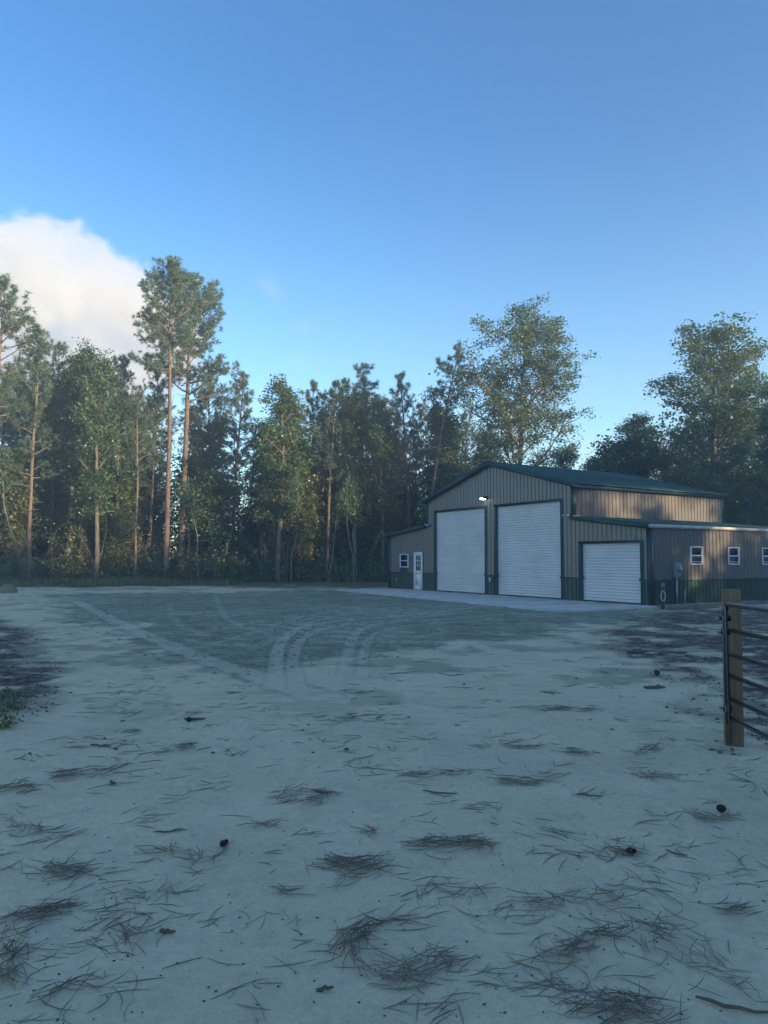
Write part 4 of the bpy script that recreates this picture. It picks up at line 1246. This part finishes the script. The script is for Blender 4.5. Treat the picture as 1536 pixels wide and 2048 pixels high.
# rough grass at the edge of the wood
def blades(C, r, h=(0.08, 0.28), wd=0.012, lean=0.5):
    n = len(C); a = r.uniform(0, 2 * np.pi, n); l = r.uniform(*h, n)[:, None]
    d = np.stack([np.cos(a) * lean * r.random(n), np.sin(a) * lean * r.random(n), np.ones(n)], -1)
    s = np.stack([-np.sin(a), np.cos(a), np.zeros(n)], -1) * wd / 2
    mid = C + d * l * 0.55; tip = C + d * l + np.stack([np.cos(a), np.sin(a), -np.ones(n) * .3], -1) * l * 0.25
    V = np.stack([C - s, C + s, mid + s * .7, mid - s * .7, tip], 1).reshape(-1, 3)
    i = (np.arange(n) * 5)[:, None]
    return V, [np.concatenate([i + k for k in (0, 1, 2, 3)], 1), np.concatenate([i + k for k in (3, 2, 4)], 1)]


r = np.random.default_rng(17)
n = 60000
px = r.uniform(-150, 800, n); py = 1161 + r.random(n) ** 1.5 * 15 * np.interp(px, [0, 450, 520, 800], [1.0, 0.8, .25, .25])
D_ = (CH - GZ) * F / (py - 1119)
C = np.stack([(px - 768) / F * D_, D_, np.zeros(n)], -1); keep = vnoise(C[:, 0] * .9, C[:, 1] * .9, 12) > 0.42; C = C[keep]; C[:, 2] = ground_z(C[:, 0], C[:, 1]) - 0.01
V, Fc = blades(C, r, (0.10, 0.55), 0.035)
hs_ = 0.15 + 0.95 * sstep(fbm(C[:, 0] * 0.45, C[:, 1] * 0.6, 3, 19), 0.38, 0.72)
hs_ = np.repeat(hs_, 5); z0_ = np.repeat(C[:, 2], 5); V[:, 2] = z0_ + (V[:, 2] - z0_) * hs_
tag(link(bpy.data.objects.new('edge_grass', np_mesh('edge_grass', V, Fc, M['grass']))), 'rough green and straw-coloured grass along the wood edge', 'grass', kind='stuff')

# ------------------------------------------------------------------ pine straw, cones, debris


def straw(C, A, Ln, bendk, r, wd=0.0022):
    """curved three-sided needles lying on the ground"""
    n = len(C); K = 4
    t = np.linspace(-0.5, 0.5, K)
    dx, dy = np.cos(A)[:, None], np.sin(A)[:, None]
    along = t[None] * Ln[:, None]; off = (t[None] ** 2 - 0.08) * bendk[:, None] * Ln[:, None]
    X = C[:, 0:1] + dx * along - dy * off; Y = C[:, 1:2] + dy * along + dx * off
    tl = r.normal(0, 0.05, (n, 1)) * np.ones((1, K)) * along
    Z = C[:, 2:3] + np.abs(tl)
    w_ = wd * np.array([0.6, 1, 1, 0.5])[None] * np.ones((n, 1)) * r.uniform(.7, 1.4, (n, 1))
    V = np.stack([np.stack([X - dy * w_, Y + dx * w_, Z], -1), np.stack([X + dy * w_, Y - dx * w_, Z], -1), np.stack([X, Y, Z + w_ * 1.6], -1)], 2)
    V = V.reshape(-1, 3); b = (np.arange(n) * K * 3)[:, None]
    Q = []
    for i in range(K - 1):
        for s in range(3):
            Q.append(np.concatenate([b + i * 3 + s, b + i * 3 + (s + 1) % 3, b + (i + 1) * 3 + (s + 1) % 3, b + (i + 1) * 3 + s], 1))
    return V, np.concatenate(Q)


def scatter_straw(pts, ang, ln, bend, r, wd):
    C = np.column_stack([pts, ground_z(pts[:, 0], pts[:, 1]) + np.abs(r.normal(0, 0.006, len(pts))) + 0.002])
    return straw(C, ang, ln, bend, r, wd)


# piles one can point at: (px path, width m, needles, label)
piles = [
    ([(905, 1910), (820, 1955), (735, 1940), (700, 1895), (745, 1850), (830, 1845)], 0.075, 560, 'big crescent-shaped heap of pine straw at the bottom centre'),
    ([(655, 1722), (720, 1730), (765, 1722)], 0.085, 260, 'nest-like tuft of pine straw left of the long flat heap'),
    ([(745, 1735), (700, 1758), (672, 1775)], 0.035, 60, 'thin trailing wisp of straw below the nest-like tuft'),
    ([(810, 1690), (880, 1688), (985, 1690)], 0.085, 320, 'long flat reddish heap of pine straw above the crescent heap'),
    ([(545, 1588), (600, 1580), (655, 1588), (620, 1600), (560, 1592)], 0.05, 190, 'oval ring of pine straw in the middle of the sand'),
    ([(1060, 1930), (1130, 1912), (1190, 1878), (1265, 1862)], 0.045, 240, 'long curved rope of pine straw slanting up to the right'),
    ([(1130, 1795), (1210, 1785), (1230, 1815), (1275, 1790)], 0.05, 90, 'forked scatter of straw above the curved rope'),
    ([(1045, 1805), (1080, 1812), (1095, 1795)], 0.05, 70, 'small reddish tuft of straw left of the forked scatter'),
    ([(1170, 2040), (1240, 2015), (1300, 2035), (1350, 2015)], 0.07, 280, 'dark spiky heap of straw at the bottom edge right of centre'),
    ([(1290, 1840), (1360, 1880), (1420, 1940), (1500, 1990)], 0.17, 230, 'loose diagonal drift of straw in the lower right corner'),
    ([(985, 1555), (1035, 1562), (1080, 1565)], 0.07, 150, 'compact dark tuft of straw right of the oval ring'),
    ([(85, 1735), (130, 1750), (190, 1740)], 0.09, 190, 'straggling straw heap on the left above the edge heap'),
    ([(0, 1850), (60, 1835), (150, 1815)], 0.06, 220, 'dark straw strip running off the left edge'),
    ([(0, 1990), (15, 1930), (30, 1880)], 0.06, 220, 'dark clotted straw heap on the left edge near the bottom'),
    ([(110, 1552), (170, 1545), (265, 1530)], 0.12, 200, 'spread straw bundle on the left, middle distance'),
    ([(0, 1585), (40, 1572), (75, 1568)], 0.12, 140, 'straw heap touching the left edge, middle distance'),
    ([(310, 1505), (345, 1502), (385, 1490)], 0.10, 110, 'tangled straw with a forked tip, left middle distance'),
    ([(70, 2010), (130, 1985), (185, 1965)], 0.03, 60, 'narrow slanting straw bundle at the lower left'),
    ([(285, 1695), (380, 1712), (420, 1722), (480, 1690)], 0.045, 110, 'thin wide-armed straw scatter round a bark lump'),
    ([(500, 1652), (560, 1645)], 0.04, 45, 'short straw wisp below the oval ring, to its left'),
    ([(225, 1865), (290, 1872)], 0.03, 35, 'little straw wisp beside the dark bark chip'),
    ([(670, 1432), (720, 1435), (765, 1434)], 0.12, 120, 'flat dark straw patch in the centre beyond the oval ring'),
    ([(1090, 1415), (1140, 1420), (1190, 1418)], 0.12, 140, 'flat dark straw patch near the pale wheel mark'),
    ([(925, 1484), (1000, 1490), (1090, 1492)], 0.07, 110, 'long straight straw line right of centre'),
    ([(795, 1548), (900, 1542), (1000, 1540)], 0.045, 110, 'thin long straw line above the compact dark tuft'),
    ([(1130, 1500), (1180, 1508)], 0.10, 80, 'small straw patch right of the long straight line'),
    ([(1225, 1700), (1275, 1706)], 0.035, 80, 'straw round the nearer fallen cone'),
    ([(1380, 1622), (1420, 1640), (1480, 1625)], 0.06, 110, 'straw round the cone nearest the gate'),
    ([(1210, 1790), (1340, 1700), (1420, 1690)], 0.05, 60, 'faint straw arc above the forked scatter'),
    ([(1430, 1820), (1500, 1812)], 0.05, 70, 'small dense straw knot at the right edge'),
    ([(730, 1655), (750, 1672)], 0.03, 50, 'tiny fan of straw above the long flat heap'),
    ([(540, 1785), (610, 1790)], 0.04, 45, 'thin straw wisp left of the crescent heap'),
    ([(1250, 1540), (1310, 1545), (1330, 1560)], 0.12, 90, 'pale green-tinged straw patch below the gate post'),
    ([(840, 1775), (900, 1788), (980, 1782)], 0.03, 55, 'very thin straw line between the flat heap and crescent heap'),
    ([(10, 1650), (90, 1665), (150, 1655)], 0.08, 110, 'loose straw scatter above the straggling left heap'),
    ([(1330, 1480), (1300, 1500), (1240, 1510)], 0.08, 90, 'straw sweep in front of the gate post foot'),
]
r = np.random.default_rng(33)
for pts, wd, n, lb in piles:
    n = int(n * 0.24)
    P = smooth_line([ground_at(*p)[:2] for p in pts], 10)
    seg = np.linalg.norm(np.diff(P, axis=0), axis=1); cum = np.concatenate([[0], np.cumsum(seg)])
    # denser, knotted parts along the heap
    s = np.clip(r.beta(1.3, 1.3, n), 0, 1)
    kn = r.random(5); sel = r.random(n) < 0.45; s[sel] = np.clip(kn[r.integers(0, 5, sel.sum())] + r.normal(0, 0.05, sel.sum()), 0, 1)
    s = s * cum[-1]
    X = np.interp(s, cum, P[:, 0]); Y = np.interp(s, cum, P[:, 1])
    i_ = np.clip(np.searchsorted(cum, s) - 1, 0, len(P) - 2)
    ta = np.arctan2(P[i_ + 1, 1] - P[i_, 1], P[i_ + 1, 0] - P[i_, 0])
    n_ = n; dd = r.normal(0, 1, n) * wd * 0.62; X = X - np.sin(ta) * dd + r.normal(0, wd * .2, n); Y = Y + np.cos(ta) * dd
    ang = ta + r.normal(0, 0.55, n) + (r.random(n) < 0.18) * r.uniform(-1.4, 1.4, n)
    dist = float(np.mean(Y)); wid = 0.0016 + 0.00030 * max(0, dist - 3)
    V, Q = scatter_straw(np.stack([X, Y], -1), ang, r.uniform(0.09, 0.24, n), r.normal(0, 0.5, n), r, wid)
    V[:, 2] += 0.0
    nb_ = len(V) // n; lift = np.repeat(np.abs(r.normal(0, 0.012, n)) * (np.abs(dd) < wd), nb_); V[:, 2] += lift
    c = V.mean(0); c[2] = GZ
    o = link(bpy.data.objects.new('pine_straw_heap', np_mesh('pine_straw_heap', V - c, Q, M['straw']))); o.location = c
    tag(o, lb, 'pine straw', 'heaps of fallen pine straw on the sand')

# loose needles all over
n = 1200
py = 1235 + (r.random(n) ** 1.05) * 850; px = r.uniform(-40, 1580, n)
dn = vnoise(px / 120.0, py / 45.0, 71) * 0.7 + 0.3 * vnoise(px / 40, py / 18, 72)
keep = dn > r.uniform(0.30, 0.66, n) + np.interp(py, [1400, 1560, 1700], [-0.14, 0.06, 0.13])
px, py = px[keep], py[keep]
D_ = (CH - GZ) * F / (py - 1119); X = (px - 768) / F * D_
tuft = np.stack([X, D_], -1)
cnt = r.integers(1, 4, len(tuft)); cnt[r.random(len(cnt)) < 0.10] = 8
idx_ = np.repeat(np.arange(len(tuft)), cnt); base_a = np.repeat(r.normal(0.15, 0.8, len(tuft)), cnt)
pts = tuft[idx_] + r.normal(0, 0.045, (len(idx_), 2)) * (1 + tuft[idx_][:, 1:2] * 0.10)
ln = r.uniform(0.05, 0.20, len(pts)) * (1 + 0.03 * pts[:, 1])
C = np.column_stack([pts, ground_z(pts[:, 0], pts[:, 1]) + 0.002])
V, Q = straw(C, base_a + r.normal(0, 0.45, len(pts)), ln, r.normal(0, 0.4, len(pts)), r, 1.0)
V = None
wdv = 0.0013 + 0.00024 * np.maximum(0, pts[:, 1] - 3)
parts_v, parts_q, off_ = [], [], 0
for lo, hi in ((0, 4), (4, 6), (6, 9), (9, 13), (13, 20), (20, 40)):
    k = (pts[:, 1] >= lo) & (pts[:, 1] < hi)
    if not k.any(): continue
    V, Q = straw(C[k], (base_a + 0)[k] + r.normal(0, 0.45, k.sum()), ln[k], r.normal(0, 0.4, k.sum()), r, float(wdv[k].mean()))
    parts_v.append(V); parts_q.append(Q + off_); off_ += len(V)
tag(link(bpy.data.objects.new('loose_needles', np_mesh('loose_needles', np.concatenate(parts_v), np.concatenate(parts_q), M['straw']))),
    'loose fallen pine needles scattered over the sand', 'pine needles', kind='stuff')

# chips and bark flakes thick in the two dark litter patches
n = 9000
py = 1215 + r.random(n) ** 1.1 * 290; px = r.uniform(-60, 1600, n)
D_ = (CH - GZ) * F / (py - 1119); X = (px - 768) / F * D_
dkk = ground_fields(X, D_)[0]['dark']; keep = r.random(n) < dkk * 0.9 + 0.006
X, D_ = X[keep], D_[keep]
V, Fc = pebbles(len(X), np.column_stack([X, D_, ground_z(X, D_) + 0.004]), 0.008, 0.036, 9)
tag(link(bpy.data.objects.new('bark_litter', np_mesh('bark_litter', V, Fc, M['twig']))), 'dark bark chips and litter in the dark side patches', 'litter', kind='stuff')

# clods and stones churned up on the millings in front of the slab
n = 7000
py = 1188 + r.random(n) ** 1.2 * 170; px = r.uniform(60, 1400, n)
D_ = (CH - GZ) * F / (py - 1119); X = (px - 768) / F * D_
gf = ground_fields(X, D_)[0]; keep = r.random(n) < gf['gravel'] * (0.25 + 0.5 * (gf['tread'] > 0.3)) * (vnoise(X * 1.2, D_ * 1.2, 31) > 0.35)
X, D_ = X[keep], D_[keep]
V, Fc = pebbles(len(X), np.column_stack([X, D_, ground_z(X, D_) + 0.002]), 0.02, 0.06, 10)
M['clod'] = simple('dry clod', (0.26, 0.25, 0.19), 0.95, var=0.4, vscale=1.5)
tag(link(bpy.data.objects.new('gravel_clods', np_mesh('gravel_clods', V, Fc, M['clod']))), 'clods and stones churned up on the grey-green pad', 'gravel', kind='stuff')

# bark crumbs and little twigs
n = 1000
py = 1230 + r.random(n) ** 0.8 * 840; px = r.uniform(-40, 1580, n)
bias = np.where((px > 1150) & (py < 1500), 1.0, 0.45); keep = r.random(n) < bias; px, py = px[keep], py[keep]
D_ = (CH - GZ) * F / (py - 1119); X = (px - 768) / F * D_
P = np.column_stack([X, D_, ground_z(X, D_) + 0.002])
V, Fc = pebbles(len(P), P, 0.003, 0.011, 8)
tag(link(bpy.data.objects.new('bark_crumbs', np_mesh('bark_crumbs', V, Fc, M['twig']))), 'dark crumbs of bark and grit strewn over the sand', 'debris', kind='stuff')


def twig(px, py, L, rad, ang, lb, bend=0.3, fork=False):
    g_ = ground_at(px, py); m = MB(); rr2 = np.random.default_rng(int(px + py))
    t = np.linspace(-.5, .5, 7)
    P = np.stack([t * L, bend * L * (t ** 2 - .1), np.full(7, rad) + np.abs(rr2.normal(0, .004, 7))], -1)
    m.tube(P, rad * np.array([.6, 1, 1, .95, .8, .7, .35]), 7)
    if fork: m.tube([P[3], P[3] + (L * .2, L * .14, rad), P[3] + (L * .36, L * .2, 0)], [rad * .7, rad * .5, rad * .3], 6)
    o = m.build('fallen_twig', M['twig'], None, True); o.location = (g_[0], g_[1], float(ground_z(g_[0], g_[1])[0])); o.rotation_euler = (0, 0, ang)
    tag(o, lb, 'twig', 'fallen twigs and bark chips on the sand')


twig(1480, 2022, 0.30, 0.007, -0.35, 'smooth dark twig in the bottom right corner', 0.35)
twig(335, 1868, 0.07, 0.010, 0.0, 'thick dark bark chip at the lower left', 0.1)
twig(225, 1567, 0.11, 0.012, -0.9, 'stubby dark bark chip left of centre', 0.1)
twig(650, 1983, 0.07, 0.008, 0.3, 'short grey chip left of the crescent straw heap', 0.1)
twig(1352, 1707, 0.12, 0.005, -0.6, 'small hooked twig right of the nearer cone', 0.7)
twig(200, 1492, 0.22, 0.009, -0.3, 'dark twig left of the tangled straw', 0.2, True)
twig(390, 1440, 0.22, 0.016, 0.1, 'dark stick end in the churned wheel mark', 0.2)
twig(1180, 1588, 0.18, 0.006, -0.3, 'thin straight twig right of the compact dark tuft', 0.1)
twig(880, 1583, 0.26, 0.006, -0.25, 'thin bent twig between the oval ring and compact tuft', 0.3)
twig(340, 1662, 0.20, 0.005, 0.2, 'thin twig left of the oval straw ring', 0.3, True)
twig(1310, 1378, 0.30, 0.02, 0.1, 'dark stick lying in the litter left of the gate', 0.2, True)
twig(1275, 1308, 0.4, 0.025, 0.1, 'dark branch piece in the litter below the barn corner', 0.2, True)


def pinecone(px, py, s, lb, tilt=1.2, rz=0.5):
    rs = s * 0.75
    g_ = ground_at(px, py); V, T = [], []; m = MB()
    m.tube([(0, 0, z) for z in np.linspace(0, s, 7)], s * np.array([.18, .3, .36, .33, .26, .17, .05]), 10)
    for k in range(70):
        f = k / 70; a = k * 2.39996; rad = rs * (0.16 + 0.36 * math.sin((f * .85 + .12) * math.pi)); z = s * f * 0.97
        c, sn = math.cos(a), math.sin(a); w_ = s * 0.085
        o1 = rad * 1.0 + s * 0.05
        m.add([(c * rad * .5 - sn * w_, sn * rad * .5 + c * w_, z), (c * rad * .5 + sn * w_, sn * rad * .5 - c * w_, z),
               (c * o1 + sn * w_ * .8, sn * o1 - c * w_ * .8, z + s * .07), (c * (o1 + s * .04), sn * (o1 + s * .04), z + s * .10), (c * o1 - sn * w_ * .8, sn * o1 + c * w_ * .8, z + s * .07)],
              [(0, 1, 2, 4)], [(4, 2, 3)])
    o = m.build('pine_cone', M['cone']); o.rotation_euler = (tilt, 0.1, rz)
    o.location = (g_[0], g_[1], float(ground_z(g_[0], g_[1])[0]) + s * 0.36)
    tag(o, lb, 'pine cone', 'fallen pine cones on the sand')


pinecone(1435, 1618, 0.06, 'round dark pine cone nearest the gate on the right', 1.3, 0.4)
pinecone(1252, 1706, 0.055, 'open pine cone bedded in straw right of centre', 1.4, 1.4)
pinecone(440, 1692, 0.05, 'small dark pine cone on the left sand', 1.3, 2.2)
pinecone(1315, 1352, 0.09, 'dark cone lump by the litter left of the gate', 1.3, 2.9)
pinecone(378, 1442, 0.055, 'small cone in the churned wheel mark left of centre', 1.2, 0.2)

# small stump at far left, weeds on the left edge
g_ = ground_at(16, 1186)
m = MB(); rr3 = np.random.default_rng(2)
for k in range(3):
    a = np.linspace(0, 2 * math.pi, 9)[:-1]
m.tube([(0, 0, -0.1), (0.02, 0, 0.05), (0.03, 0.02, 0.22), (0.05, 0.0, 0.36), (0.05, 0, 0.42)], [0.46, 0.42, 0.36, 0.24, 0.07], 11)
o = m.build('boulder', M['timber'], None, False); me = o.data
vv_ = np.zeros(len(me.vertices) * 3, np.float32); me.vertices.foreach_get('co', vv_); vv_ = vv_.reshape(-1, 3); vv_ *= 1 + rr3.normal(0, .06, vv_.shape); me.vertices.foreach_set('co', vv_.ravel().astype(np.float32))
o.location = (g_[0], g_[1], GZ)
tag(o, 'low dark rock on the sand at the far left', 'rock')


def weed(px, py, h, lb, seed, n=26):
    g_ = ground_at(px, py); rr4 = np.random.default_rng(seed)
    C = np.column_stack([rr4.normal(0, h * .25, n), rr4.normal(0, h * .25, n), np.full(n, -0.01)])
    V, Fc = blades(C, rr4, (h * .4, h), 0.014, 0.9)
    P = C[rr4.integers(0, n, 60)] + rr4.uniform(0, 1, (60, 1)) * np.array([[0, 0, h]]) + rr4.normal(0, h * .2, (60, 3)); P[:, 2] = np.abs(P[:, 2])
    V2, F2 = leaves_mesh(P, rr4, 3, 0.03, (0.02, 0.045))
    V = np.concatenate([V, V2]); Fc = [np.concatenate([Fc[0], F2 + len(V) - len(V2)]), Fc[1]]
    o = link(bpy.data.objects.new('weed', np_mesh('weed', V, Fc, M['grass']))); o.location = (g_[0], g_[1], float(ground_z(g_[0], g_[1])[0]))
    tag(o, lb, 'weed')


weed(20, 1418, 0.26, 'tall straggly green weed at the left edge of the sand', 1, 34)
weed(5, 1455, 0.22, 'low green weed below the straggly one at the left edge', 2)

# look-alike trees of one stretch of wood are told apart by their order from left to right
same = {}
for o in sc.objects:
    if o.parent is None and o.get('category') in ('tree', 'pine tree') and o.get('group'): same.setdefault(o['label'], []).append(o)
ORD = ['leftmost', 'second from left', 'third from left', 'fourth from left', 'fifth from left', 'sixth from left', 'seventh from left', 'eighth from left']
for lb, os_ in same.items():
    if len(os_) < 2: continue
    os_.sort(key=lambda o: o.location.x / o.location.y)
    for i, o in enumerate(os_):
        if i == len(os_) - 1: o['label'] = lb + ', rightmost'
        elif i < 8: o['label'] = lb + ', ' + ORD[i]

# ------------------------------------------------------------------ thin haze volume added to imitate glare over the trees
HAZE = 0.0028
if HAZE > 0:
    hm = bpy.data.materials.new('added haze'); hm.use_nodes = True
    t = NT(hm.node_tree)
    pv = t.n('ShaderNodeVolumePrincipled', {'Color': (0.86, 0.92, 1.0, 1), 'Density': HAZE, 'Anisotropy': 0.3})
    t.n('ShaderNodeOutputMaterial', {'Volume': pv.outputs[0]})
    hz = MB().box(-75, 104, -95, 125, -1.4, 29.5).build('haze', hm)
    tag(hz, 'thin pale added haze imitating glare on the upper trees', 'haze', kind='stuff')
